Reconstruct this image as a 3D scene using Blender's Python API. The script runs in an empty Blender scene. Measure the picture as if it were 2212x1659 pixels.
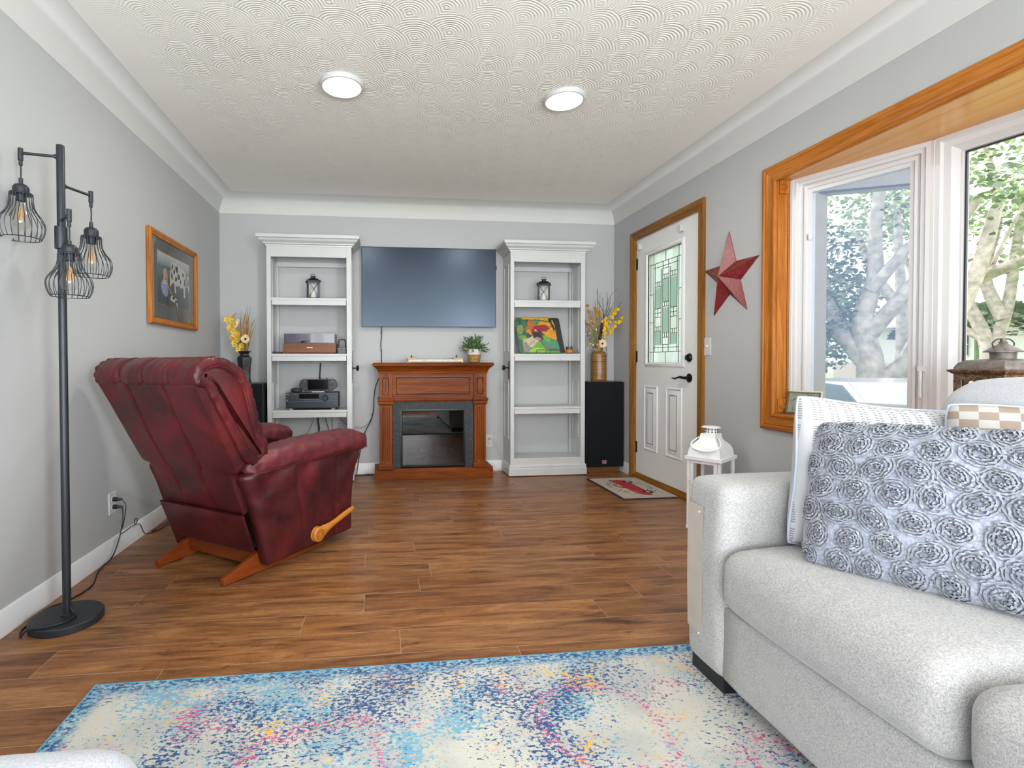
import bpy, bmesh, random
from math import *
from mathutils import Vector, Matrix, noise

# ---------------------------------------------------------------- camera
S = bpy.context.scene
CAMH = 1.03
FPX, PX, PY = 1077.53, 942.19, 801.98
YAW, PIT, ROL = 0.1110, 0.0167, -0.0019
_w = Vector((sin(YAW)*cos(PIT), cos(YAW)*cos(PIT), -sin(PIT)))
_r = Vector((cos(YAW), -sin(YAW), 0)); _u = _r.cross(_w)
_r2 = _r*cos(ROL)+_u*sin(ROL); _u2 = -_r*sin(ROL)+_u*cos(ROL)
cd = bpy.data.cameras.new('camera'); cam = bpy.data.objects.new('camera', cd)
S.collection.objects.link(cam); S.camera = cam
M = Matrix((( _r2.x, _u2.x, -_w.x, 0), (_r2.y, _u2.y, -_w.y, 0), (_r2.z, _u2.z, -_w.z, CAMH), (0, 0, 0, 1)))
cam.matrix_world = M
cd.sensor_fit = 'HORIZONTAL'; cd.sensor_width = 36
cd.lens = FPX/2212*36
cd.shift_x = (1106-PX)/2212; cd.shift_y = -(829.5-PY)/2212
cd.clip_start = 0.02; cd.clip_end = 300

# ---------------------------------------------------------------- view, world, big lights
vs = S.view_settings; vs.view_transform = 'Standard'; vs.look = 'None'; vs.exposure = 0.16; vs.gamma = 1; vs.use_curve_mapping = False
S.cycles.use_denoising = True
S.cycles.max_bounces = 8; S.cycles.diffuse_bounces = 5; S.cycles.glossy_bounces = 4; S.cycles.transmission_bounces = 6; S.cycles.transparent_max_bounces = 16
S.cycles.sample_clamp_indirect = 6; S.cycles.caustics_reflective = False; S.cycles.caustics_refractive = False
wd = bpy.data.worlds.new('world'); S.world = wd; wd.use_nodes = True
bg = wd.node_tree.nodes['Background']; bg.inputs[0].default_value = (0.93, 0.97, 1.0, 1); bg.inputs[1].default_value = 3.0

XR0 = 2.275
def area(name, loc, direction, sx, sy, power, col=(1, 1, 1), portal=False, spread=180):
    l = bpy.data.lights.new(name, 'AREA'); l.shape = 'RECTANGLE'; l.size = sx; l.size_y = sy
    l.energy = power; l.color = col; l.spread = radians(spread)
    if portal: l.cycles.is_portal = True
    o = bpy.data.objects.new(name, l); S.collection.objects.link(o); o.location = loc
    o.rotation_euler = Vector(direction).to_track_quat('-Z', 'Y').to_euler()
    return o
sun_d = bpy.data.lights.new('sun', 'SUN'); sun_d.energy = 3.2; sun_d.angle = radians(1.0); sun_d.color = (1, .96, .9)
sun = bpy.data.objects.new('sun', sun_d); S.collection.objects.link(sun)
sun.rotation_euler = Vector((0.35, -0.45, -0.8)).to_track_quat('-Z', 'Z').to_euler()
# added lamp for an assumed window behind the camera, then added fill lamps
area('assumed_rear_window_fill', (0.35, -2.35, 1.35), (0, 1, .08), 3.2, 2.0, 60, (.90, .96, 1.0))  # unseen added lamp before the solid rear wall; its window is only assumed
area('ceiling_fill', (-0.1, -1.9, .8), (0, .84, .54), 2.2, 1.3, 100, (.96, .98, 1.0))  # added fill lamp, tilted up to brighten the far ceiling
area('right_fill', (XR0-.06, -1.45, 1.15), (-1, .75, 0), 1.3, 2.0, 240, (.90, .96, 1.0))  # added unseen fill that lifts the lower left wall; no opening here
area('left_fill', (-1.36, -1.7, 1.3), (.8, 1, .05), 1.6, 2.0, 70, (.90, .96, 1.0))  # added unseen fill that brightens the entry door and right wall
area('bow_window_portal', (2.42, 1.24, 1.41), (-1, 0, 0), 2.7, 1.3, 1, portal=True)

# ---------------------------------------------------------------- geometry helpers
class G:
    def __init__(s, off=(0, 0, 0)):
        s.v = []; s.f = []; s.m = []; s.o = Vector(off)
    def add(s, vs, fs, mi=0):
        n = len(s.v); s.v += [tuple(Vector(p)+s.o) for p in vs]
        for f in fs: s.f.append(tuple(n+i for i in f)); s.m.append(mi)
        return s
    def box(s, x0, y0, z0, x1, y1, z1, mi=0):
        return s.add([(x0,y0,z0),(x1,y0,z0),(x1,y1,z0),(x0,y1,z0),(x0,y0,z1),(x1,y0,z1),(x1,y1,z1),(x0,y1,z1)],
                     [(0,3,2,1),(4,5,6,7),(0,1,5,4),(1,2,6,5),(2,3,7,6),(3,0,4,7)], mi)
    def prism(s, poly, ax, a, b, mi=0):
        n = len(poly)
        f = {'x': lambda p, t: (t, p[0], p[1]), 'y': lambda p, t: (p[0], t, p[1]), 'z': lambda p, t: (p[0], p[1], t)}[ax]
        vs = [f(p, a) for p in poly]+[f(p, b) for p in poly]
        return s.add(vs, [tuple(range(n))[::-1], tuple(range(n, 2*n))]+[(i, (i+1) % n, n+(i+1) % n, n+i) for i in range(n)], mi)
    def grid(s, fn, nu, nv, mi=0, cu=False, cv=False):
        U = nu if cu else nu+1; V = nv if cv else nv+1
        vs = [fn(i/nu, j/nv) for i in range(U) for j in range(V)]
        fs = [(i*V+j, ((i+1) % U)*V+j, ((i+1) % U)*V+(j+1) % V, i*V+(j+1) % V) for i in range(nu) for j in range(nv)]
        return s.add(vs, fs, mi)
    def loft(s, rings, cap=True, mi=0, closed=False):
        n = len(rings[0]); k = len(rings)
        vs = [p for r in rings for p in r]
        fs = [(i*n+j, i*n+(j+1) % n, ((i+1) % k)*n+(j+1) % n, ((i+1) % k)*n+j) for i in range(k if closed else k-1) for j in range(n)]
        if cap and not closed: fs += [tuple(range(n))[::-1], tuple((k-1)*n+j for j in range(n))]
        return s.add(vs, fs, mi)
    def lathe(s, prof, c=(0, 0, 0), seg=24, ax='z', mi=0, sq=None):
        c = Vector(c); rings = []
        for r, h in prof:
            ring = []
            for i in range(seg):
                a = 2*pi*i/seg; q = r
                x, y = q*cos(a), q*sin(a)
                ring.append(c+Vector({'z': (x, y, h), 'x': (h, x, y), 'y': (x, h, y)}[ax]))
            rings.append(ring)
        return s.loft(rings, True, mi)
    def tube(s, pts, r, seg=8, closed=False, mi=0):
        P = [Vector(p) for p in pts]; n = len(P); rings = []
        prev = None
        for i in range(n):
            if closed: t = P[(i+1) % n]-P[i-1]
            else: t = P[min(i+1, n-1)]-P[max(i-1, 0)]
            if t.length < 1e-9: t = Vector((0, 0, 1))
            t.normalize()
            if prev is None:
                a = Vector((0, 0, 1)) if abs(t.z) < .9 else Vector((1, 0, 0)); nrm = t.cross(a).normalized()
            else:
                nrm = prev-t*prev.dot(t)
                nrm = nrm.normalized() if nrm.length > 1e-6 else t.orthogonal().normalized()
            prev = nrm; b = t.cross(nrm)
            rr = r[i] if isinstance(r, (list, tuple)) else r
            rings.append([P[i]+(nrm*cos(2*pi*k/seg)+b*sin(2*pi*k/seg))*rr for k in range(seg)])
        return s.loft(rings, True, mi, closed)
    def ball(s, c, r, seg=12, rg=8, mi=0):
        c = Vector(c); r = Vector(r) if not isinstance(r, (int, float)) else Vector((r, r, r))
        rings = [[c+Vector((r.x*sin(pi*(j+.001)/(rg))*cos(2*pi*i/seg), r.y*sin(pi*(j+.001)/rg)*sin(2*pi*i/seg), r.z*cos(pi*j/rg))) for i in range(seg)] for j in range(rg+1)]
        rings[-1] = [c+Vector((0.001*r.x*cos(2*pi*i/seg), 0.001*r.y*sin(2*pi*i/seg), -r.z)) for i in range(seg)]
        return s.loft(rings, True, mi)
    def ring(s, path, prof, closed, place, mi=0):
        """mitred moulding: path = 2D points (ccw), prof = [(outward, height)], place(x, z, h) -> point"""
        n = len(path); P = [Vector(p) for p in path]; rings = []
        for i in range(n):
            d1 = (P[i]-P[i-1]).normalized() if (closed or i > 0) else None
            d2 = (P[(i+1) % n]-P[i]).normalized() if (closed or i < n-1) else None
            if d1 is None: d1 = d2
            if d2 is None: d2 = d1
            n1 = Vector((d1.y, -d1.x)); n2 = Vector((d2.y, -d2.x)); b = n1+n2; b = b/(b.dot(n1))
            rings.append([place(P[i].x+b.x*o, P[i].y+b.y*o, h) for o, h in prof])
        return s.loft(rings, not closed, mi, closed)
    def xf(s, M_):
        s.v = [tuple(M_ @ Vector(p)) for p in s.v]; return s

def build(name, g, mats, parent=None, bevel=0, smooth=None, sub=0, seg=2, loc=None, fix=True):
    me = bpy.data.meshes.new(name)
    bm = bmesh.new(); vv = [bm.verts.new(p) for p in g.v]
    for f, mi in zip(g.f, g.m):
        try:
            fa = bm.faces.new([vv[i] for i in f]); fa.material_index = mi
        except ValueError: pass
    if fix: bmesh.ops.recalc_face_normals(bm, faces=bm.faces[:])
    bm.to_mesh(me); bm.free()
    for m in (mats if isinstance(mats, (list, tuple)) else [mats]): me.materials.append(m)
    if smooth is not None:
        me.polygons.foreach_set('use_smooth', [True]*len(me.polygons)); me.set_sharp_from_angle(angle=radians(smooth))
    o = bpy.data.objects.new(name, me); S.collection.objects.link(o)
    if bevel:
        b = o.modifiers.new('bevel', 'BEVEL'); b.width = bevel; b.segments = seg; b.limit_method = 'ANGLE'; b.angle_limit = radians(40)
        me.polygons.foreach_set('use_smooth', [True]*len(me.polygons))
        if smooth is None: me.set_sharp_from_angle(angle=radians(30))
        b.harden_normals = True
    if sub:
        q = o.modifiers.new('sub', 'SUBSURF'); q.levels = sub; q.render_levels = sub
    if parent is not None: o.parent = parent
    if loc is not None: o.location = loc
    return o
def tag(o, label, cat, group=None, kind=None):
    o['label'] = label; o['category'] = cat
    if group: o['group'] = group
    if kind: o['kind'] = kind
    return o
def thing(name, label, cat, loc=(0, 0, 0), rotz=0, group=None):
    o = bpy.data.objects.new(name, None); S.collection.objects.link(o); o.empty_display_size = .05
    o.location = loc; o.rotation_euler = (0, 0, rotz)
    return tag(o, label, cat, group)
def struct(name, g, m, label=None, **k):
    o = build(name, g, m, **k)
    if o.parent is None: o['kind'] = 'structure'
    if label: o['label'] = label
    return o
def neg(p): return (-p[0], -p[1], -p[2])
def text_geo(txt, size, place, depth=0.0006, align='CENTER', mi=0, g=None, bold=0.0, spacing=1.0):
    """letters as real geometry; place(x, y, h) maps flat text coordinates to 3D"""
    c = bpy.data.curves.new('t', 'FONT'); c.body = txt; c.size = size; c.align_x = align; c.align_y = 'CENTER'; c.offset = bold; c.space_character = spacing
    c.resolution_u = 2
    o = bpy.data.objects.new('t', c); S.collection.objects.link(o)
    dg = bpy.context.evaluated_depsgraph_get(); me = bpy.data.meshes.new_from_object(o.evaluated_get(dg))
    g = g or G()
    g.add([place(v.co.x, v.co.y, depth) for v in me.vertices], [tuple(p.vertices) for p in me.polygons], mi)
    bpy.data.objects.remove(o); bpy.data.curves.remove(c); bpy.data.meshes.remove(me)
    return g
XL, XR, YB, YR = -1.43, 2.275, 4.673, -2.6
ZC, RC = 2.375, .15; ZT = ZC+RC
# ---------------------------------------------------------------- materials
def lin(h):
    if isinstance(h, str):
        h = h.lstrip('#'); c = [int(h[i:i+2], 16)/255 for i in (0, 2, 4)]
        return tuple((x/12.92 if x <= .04045 else ((x+.055)/1.055)**2.4) for x in c)
    return tuple(h[:3])
class N:
    def __init__(s, name):
        s.m = bpy.data.materials.new(name); s.m.use_nodes = True; s.t = s.m.node_tree
        s.b = s.t.nodes['Principled BSDF']; s.out = s.t.nodes['Material Output']; s._tc = None
    def n(s, typ, **k):
        o = s.t.nodes.new(typ)
        for a, v in k.items(): setattr(o, a, v)
        return o
    def l(s, a, b): s.t.links.new(a, b)
    def put(s, sock, v):
        if isinstance(v, bpy.types.NodeSocket): s.l(v, sock)
        elif v is not None:
            if sock.type == 'RGBA': v = (*lin(v), 1)
            sock.default_value = v
    def co(s, kind='Object', scale=None, loc=None, rot=None):
        if s._tc is None: s._tc = s.n('ShaderNodeTexCoord')
        o = s._tc.outputs[kind]
        if scale or loc or rot:
            mp = s.n('ShaderNodeMapping'); s.l(o, mp.inputs[0])
            if loc: mp.inputs[1].default_value = loc
            if rot: mp.inputs[2].default_value = rot
            if scale: mp.inputs[3].default_value = scale
            o = mp.outputs[0]
        return o
    def ma(s, op, a, b=None, c=None, clamp=False):
        o = s.n('ShaderNodeMath', operation=op); o.use_clamp = clamp
        for i, v in enumerate((a, b, c)):
            if v is not None: s.put(o.inputs[i], v)
        return o.outputs[0]
    def noise(s, co, scale, detail=3, rough=.5, dist=0, col=False):
        o = s.n('ShaderNodeTexNoise'); s.l(co, o.inputs['Vector']); o.inputs['Scale'].default_value = scale
        o.inputs['Detail'].default_value = detail; o.inputs['Roughness'].default_value = rough; o.inputs['Distortion'].default_value = dist
        return o.outputs['Color' if col else 'Fac']
    def vor(s, co, scale, feature='F1', rnd=1, out='Distance'):
        o = s.n('ShaderNodeTexVoronoi', feature=feature); s.l(co, o.inputs['Vector']); o.inputs['Scale'].default_value = scale
        o.inputs['Randomness'].default_value = rnd
        return o.outputs[out]
    def sep(s, co):
        o = s.n('ShaderNodeSeparateXYZ'); s.l(co, o.inputs[0]); return o.outputs
    def comb(s, x, y, z=0):
        o = s.n('ShaderNodeCombineXYZ')
        for i, v in enumerate((x, y, z)): s.put(o.inputs[i], v)
        return o.outputs[0]
    def white(s, v):
        o = s.n('ShaderNodeTexWhiteNoise', noise_dimensions='3D'); s.l(v, o.inputs[0]); return o.outputs
    def ramp(s, f, stops, interp='LINEAR'):
        o = s.n('ShaderNodeValToRGB'); s.l(f, o.inputs[0]); r = o.color_ramp; r.interpolation = interp
        while len(r.elements) < len(stops): r.elements.new(.5)
        for e, (p, c) in zip(r.elements, stops):
            e.position = p; e.color = (*lin(c), 1) if not isinstance(c, (int, float)) else (c, c, c, 1)
        return o.outputs[0]
    def mix(s, f, a, b, blend='MIX'):
        o = s.n('ShaderNodeMix', data_type='RGBA', blend_type=blend); s.put(o.inputs[0], f); s.put(o.inputs[6], a); s.put(o.inputs[7], b); return o.outputs[2]
    def smooth(s, v, a, b):
        o = s.n('ShaderNodeMapRange', interpolation_type='SMOOTHSTEP'); s.put(o.inputs[0], v); o.inputs[1].default_value = a; o.inputs[2].default_value = b; return o.outputs[0]
    def bump(s, h, strength=.3, dist=.01, nrm=None):
        o = s.n('ShaderNodeBump'); s.l(h, o.inputs['Height']); o.inputs['Strength'].default_value = strength; o.inputs['Distance'].default_value = dist
        if nrm is not None: s.l(nrm, o.inputs['Normal'])
        s.l(o.outputs[0], s.b.inputs['Normal']); return o.outputs[0]
    def set(s, col=None, rough=None, metal=None, spec=None, **k):
        if col is not None: s.put(s.b.inputs['Base Color'], col)
        if rough is not None: s.put(s.b.inputs['Roughness'], rough)
        if metal is not None: s.put(s.b.inputs['Metallic'], metal)
        if spec is not None: s.put(s.b.inputs['Specular IOR Level'], spec)
        for a, v in k.items(): s.put(s.b.inputs[a], v)
        return s.m
def plain(name, col, rough=.5, metal=0, spec=.5, var=.06, nscale=12, bump=0, bscale=60, **k):
    n = N(name); c = lin(col)
    f = n.noise(n.co(), nscale, 3)
    col2 = n.mix(n.ramp(f, [(.3, 0.0), (.7, 1.0)]), tuple(x*(1-var) for x in c), tuple(min(1, x*(1+var)) for x in c))
    n.set(col2, rough, metal, spec, **k)
    if bump: n.bump(n.noise(n.co(), bscale, 4), bump, .004)
    return n.m
def wood(name, cols, axis='z', s=1.0, rough=.35, stretch=14, bump=.06, coat=0.0, fine=1.0, seed=0, spec=.22):
    n = N(name); i = 'xyz'.index(axis)
    sc = [1.0, 1.0, 1.0]; sc[i] = 1/stretch
    a = n.co(scale=tuple(x*s for x in sc), loc=(seed, seed*.7, seed*.3))
    big = n.noise(a, 9, 4, .6, 1.2)
    fine_ = n.noise(n.co(scale=tuple((.15 if k == i else 5.0)*s for k in range(3))), 34*fine, 3, .7)
    f = n.ma('ADD', n.ma('MULTIPLY', big, .56), n.ma('MULTIPLY', fine_, .44))
    c = n.ramp(f, [(.30, cols[0]), (.46, cols[1]), (.58, cols[2]), (.72, cols[1] if len(cols) < 4 else cols[3])])
    n.set(c, rough, 0, spec)
    if coat: n.b.inputs['Coat Weight'].default_value = coat; n.b.inputs['Coat Roughness'].default_value = .15
    n.bump(fine_, bump, .002)
    return n.m

WALL = plain('wall_paint', (.425, .434, .434), .62, var=.012, nscale=2, bump=.04, bscale=220)
WHITE = plain('white_paint', (.51, .52, .515), .38, var=.03, nscale=7, bump=.03, bscale=120)
DOORW = plain('door_paint', (.76, .77, .76), .4, var=.015, nscale=5, bump=.03, bscale=160)
BASEW = plain('baseboard_paint', (.70, .705, .71), .35, var=.02)
VINYL = plain('vinyl_white', (.57, .565, .565), .3, var=.01)
OAKC = ('#6f3b0d', '#9c5a1a', '#b5732f', '#8c4e15')
OAKX = wood('honey_oak_x', OAKC, 'x', 1.2); OAKY = wood('honey_oak_y', OAKC, 'y', 1.2); OAKZ = wood('honey_oak_z', OAKC, 'z', 1.2)
SOFFIT = wood('pale_oak_soffit', ('#b06a2a', '#c98742', '#d29a58', '#bd7a36'), 'y', .8, .22, bump=.03)
DOAKC = ('#5d3c18', '#7d5222', '#966a33', '#6b451b')
DOAKZ = wood('brown_oak_z', DOAKC, 'z', 1.6); DOAKY = wood('brown_oak_y', DOAKC, 'y', 1.6)
SILLW = wood('threshold_oak', ('#6a4008', '#7f5012', '#90601e'), 'y', 1.2)
CHERRY = ('#431c08', '#69310d', '#824213', '#552509')
CHX = wood('cherry_x', CHERRY, 'x', .8, .4, stretch=9, bump=.03, spec=.12); CHZ = wood('cherry_z', CHERRY, 'z', .8, .4, stretch=9, bump=.03, spec=.12)
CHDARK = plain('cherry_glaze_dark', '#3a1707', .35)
RWOOD = wood('recliner_base_wood', ('#55240b', '#6f3211', '#803c16'), 'y', 1.5, .35)
LEVW = wood('lever_wood', ('#8a5018', '#a96823', '#bb7a33'), 'y', 2, .25, coat=.4)
WALNUT = wood('walnut_x', ('#4d2c19', '#6f452a', '#82543a', '#5d3824'), 'x', 2.4, .4)
BLACK = plain('black_metal', '#262b31', .42, .3, var=.1)
BLKPL = plain('black_plastic', '#15171a', .4)
BLKRUB = plain('black_cord', '#101113', .45)
DKGREY = plain('dark_grey_plastic', '#2c3138', .38)
SATIN = plain('satin_dark_bronze', '#1e1b1a', .28, .6)
BRONZE = plain('old_bronze', '#4a3226', .4, .7)
SCREEN = N('tv_screen').set('#0c121b', .27, 0, .7, **{'Specular Tint': (.62, .78, 1.0, 1)})
def glassy(name, tint=(1, 1, 1), gloss=.06, rough=.0, fres=1.45, opac=0.0, opcol=(.5, .5, .5), trans=False):
    n = N(name); t = n.n('ShaderNodeBsdfTransparent'); t.inputs[0].default_value = (*tint, 1)
    g = n.n('ShaderNodeBsdfGlossy'); g.inputs['Roughness'].default_value = rough; g.inputs[0].default_value = (1, 1, 1, 1)
    f = n.n('ShaderNodeFresnel'); f.inputs[0].default_value = fres
    gm = n.n('ShaderNodeNewGeometry'); fac = n.ma('MULTIPLY', n.ma('ADD', f.outputs[0], gloss*.3, clamp=True), n.ma('SUBTRACT', 1.0, gm.outputs['Backfacing']))
    m = n.n('ShaderNodeMixShader'); n.l(fac, m.inputs[0]); n.l(t.outputs[0], m.inputs[1]); n.l(g.outputs[0], m.inputs[2])
    last = m.outputs[0]
    if opac:
        d = n.n('ShaderNodeBsdfTranslucent' if trans else 'ShaderNodeBsdfDiffuse'); d.inputs[0].default_value = (*opcol, 1); m2 = n.n('ShaderNodeMixShader'); m2.inputs[0].default_value = opac
        n.l(last, m2.inputs[1]); n.l(d.outputs[0], m2.inputs[2]); last = m2.outputs[0]
    n.l(last, n.out.inputs[0]); return n.m
PANE = glassy('window_glass', fres=1.3)
CLEAR = glassy('clear_glass', (.97, .98, .98))
BULB = glassy('bulb_glass', (.96, .95, .92), .1)
FPGLASS = glassy('fireplace_glass', (.42, .43, .44), .12, 0.0, 1.38)
LID = glassy('smoked_lid', (.42, .36, .47), .10, .04, 1.35, .22, (.30, .27, .36))
GREENGL = glassy('bevelled_glass', (.80, .88, .86), .1, .05, 1.45, .5, (.66, .74, .71), True)

def frosted():
    n = N('leaded_frosted_glass'); t = n.n('ShaderNodeBsdfTransparent'); t.inputs[0].default_value = (.62, .66, .64, 1)
    d = n.n('ShaderNodeBsdfTranslucent'); d.inputs[0].default_value = (.62, .66, .65, 1)
    cell = n.noise(n.co(scale=(1, 2.2, 1.1)), 3.2, 1)
    f = n.ramp(cell, [(.40, .35), (.60, .8)])
    m = n.n('ShaderNodeMixShader'); n.l(f, m.inputs[0]); n.l(t.outputs[0], m.inputs[1]); n.l(d.outputs[0], m.inputs[2])
    g = n.n('ShaderNodeBsdfGlossy'); g.inputs['Roughness'].default_value = .15
    m2 = n.n('ShaderNodeMixShader'); m2.inputs[0].default_value = .05; n.l(m.outputs[0], m2.inputs[1]); n.l(g.outputs[0], m2.inputs[2])
    n.l(m2.outputs[0], n.out.inputs[0]); return n.m
FROST = frosted()
def insect():
    n = N('insect_screen'); x, y, z = n.sep(n.co())
    l = n.ma('MAXIMUM', n.ma('ABSOLUTE', n.ma('SINE', n.ma('MULTIPLY', y, 2100))), n.ma('ABSOLUTE', n.ma('SINE', n.ma('MULTIPLY', z, 2100))))
    t = n.n('ShaderNodeBsdfTransparent'); d = n.n('ShaderNodeBsdfDiffuse'); d.inputs[0].default_value = (.24, .33, .55, 1)
    m = n.n('ShaderNodeMixShader'); n.l(n.ma('ADD', .12, n.ma('MULTIPLY', n.smooth(l, .7, 1.0), .3)), m.inputs[0]); n.l(t.outputs[0], m.inputs[1]); n.l(d.outputs[0], m.inputs[2])
    n.l(m.outputs[0], n.out.inputs[0]); return n.m
INSECT = insect()

def emis(name, col, st):
    n = N(name); n.set('#ffffff', .5); n.b.inputs['Emission Color'].default_value = (*lin(col), 1); n.b.inputs['Emission Strength'].default_value = st; return n.m
LAMPON = emis('led_diffuser', '#ffffff', 3.0)

def floor_mat():
    n = N('laminate_planks'); x, y, z = n.sep(n.co())
    PW, PL = .1565, 1.22
    ry = n.ma('DIVIDE', n.ma('SUBTRACT', y, 1.755), PW); row = n.ma('FLOOR', ry); fy = n.ma('SUBTRACT', ry, row)
    ro = n.white(n.comb(row, 3.1, 7.7))[0]
    rx = n.ma('ADD', n.ma('DIVIDE', x, PL), n.ma('MULTIPLY', ro, 5.0)); colm = n.ma('FLOOR', rx); fx = n.ma('SUBTRACT', rx, colm)
    pid = n.comb(row, colm, 1.3); wn = n.white(pid)
    sx, sy, sz = n.sep(wn[1])
    px_ = n.ma('ADD', x, n.ma('MULTIPLY', wn[0], 37)); py_ = n.ma('ADD', y, n.ma('MULTIPLY', sy, 19))
    v = n.comb(px_, py_, 0)
    mp = n.n('ShaderNodeMapping'); n.l(v, mp.inputs[0]); mp.inputs[3].default_value = (1, 7, 1)
    mp2 = n.n('ShaderNodeMapping'); n.l(v, mp2.inputs[0]); mp2.inputs[3].default_value = (1, 26, 1)
    mp3 = n.n('ShaderNodeMapping'); n.l(v, mp3.inputs[0]); mp3.inputs[3].default_value = (1, 3.2, 1)
    a = n.noise(mp.outputs[0], 2.6, 5, .6, .8); b = n.noise(mp2.outputs[0], 7, 4, .7)
    f = n.ma('ADD', n.ma('MULTIPLY', a, .65), n.ma('MULTIPLY', b, .35))
    f = n.ma('ADD', n.ma('MULTIPLY', n.ma('SUBTRACT', f, .5), 1.55), .5)
    c = n.ramp(f, [(.26, '#4e2f1a'), (.43, '#7c5130'), (.54, '#8f6038'), (.66, '#a37547'), (.78, '#865932')])
    tint = n.ramp(wn[0], [(0, '#d8cfc6'), (.35, '#ffffff'), (.7, '#fff0dd'), (1, '#c9b8aa')])
    c = n.mix(.05, n.mix(.75, c, tint, 'MULTIPLY'), '#74685c')
    # dark streaks and knots
    k = n.noise(mp3.outputs[0], 3.3, 4, .62, 1.4); streak = n.smooth(k, .60, .74)
    c = n.mix(n.ma('MULTIPLY', streak, .75), c, '#3f2616')
    gr = n.noise(n.comb(n.ma('MULTIPLY', px_, 30), n.ma('ADD', n.ma('MULTIPLY', py_, 120), n.ma('MULTIPLY', a, 30)), 0), 1.0, 2)
    c = n.mix(n.ma('MULTIPLY', n.smooth(gr, .5, .72), .34), c, '#5b3518')
    # joints
    ey = n.ma('MULTIPLY', n.ma('MINIMUM', fy, n.ma('SUBTRACT', 1.0, fy)), PW); ex = n.ma('MULTIPLY', n.ma('MINIMUM', fx, n.ma('SUBTRACT', 1.0, fx)), PL)
    e = n.ma('MINIMUM', ex, ey); j = n.ma('SUBTRACT', 1.0, n.smooth(e, .0004, .0017))
    c = n.mix(n.ma('MULTIPLY', j, .55), c, '#b9a184')
    r = n.ma('ADD', .27, n.ma('MULTIPLY', b, .14))
    n.set(c, r, 0, .38)
    n.bump(n.ma('ADD', n.ma('MULTIPLY', b, .25), n.ma('SUBTRACT', 1.0, j)), .12, .0015)
    return n.m
FLOOR = floor_mat()

def ceiling_mat():
    n = N('fan_swirl_plaster'); co = n.co(rot=(0, 0, radians(-28))); x, y, z = n.sep(co)
    nz = n.noise(n.co(), 3.0, 2); W_, H_, R_ = .21, .125, .18
    x = n.ma('ADD', x, n.ma('MULTIPLY', nz, .05)); y = n.ma('ADD', y, n.ma('MULTIPLY', nz, .05))
    rowf = n.ma('DIVIDE', y, H_)
    best = None
    # overlapping fans: a point belongs to the lowest row whose disc covers it
    for k in (2, 1, 0):
        row = n.ma('SUBTRACT', n.ma('CEIL', rowf), -float(k)) if k else n.ma('CEIL', rowf)
        sh = n.ma('MULTIPLY', n.ma('PINGPONG', row, 1.0), .5)
        cx = n.ma('MULTIPLY', n.ma('ADD', n.ma('ROUND', n.ma('SUBTRACT', n.ma('DIVIDE', x, W_), sh)), sh), W_)
        cy = n.ma('MULTIPLY', row, H_)
        dx = n.ma('SUBTRACT', x, cx); dy = n.ma('SUBTRACT', y, cy)
        d = n.ma('SQRT', n.ma('ADD', n.ma('MULTIPLY', dx, dx), n.ma('MULTIPLY', dy, dy)))
        inside = n.ma('LESS_THAN', d, R_ if k < 2 else 9.0)
        best = d if best is None else n.ma('ADD', n.ma('MULTIPLY', d, inside), n.ma('MULTIPLY', best, n.ma('SUBTRACT', 1.0, inside)))
    jit = n.noise(n.co(), 40, 2)
    rings = n.ma('SINE', n.ma('MULTIPLY', n.ma('ADD', best, n.ma('MULTIPLY', jit, .004)), 2*pi/.014))
    amp = n.ramp(n.noise(n.co(), 5, 2), [(.35, .35), (.62, 1.0)])
    # smooth plaster towards the coves
    X, Y, Z = n.sep(n.co())
    edge = n.ma('MINIMUM', n.ma('MINIMUM', n.ma('SUBTRACT', X, XL), n.ma('SUBTRACT', XR, X)), n.ma('SUBTRACT', YB, Y))
    am2 = n.smooth(edge, .18, .55)
    h = n.ma('MULTIPLY', n.ma('MULTIPLY', rings, amp), am2)
    n.set((.80, .795, .75), .6, 0, .3); n.bump(h, .36, .003); return n.m

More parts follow.
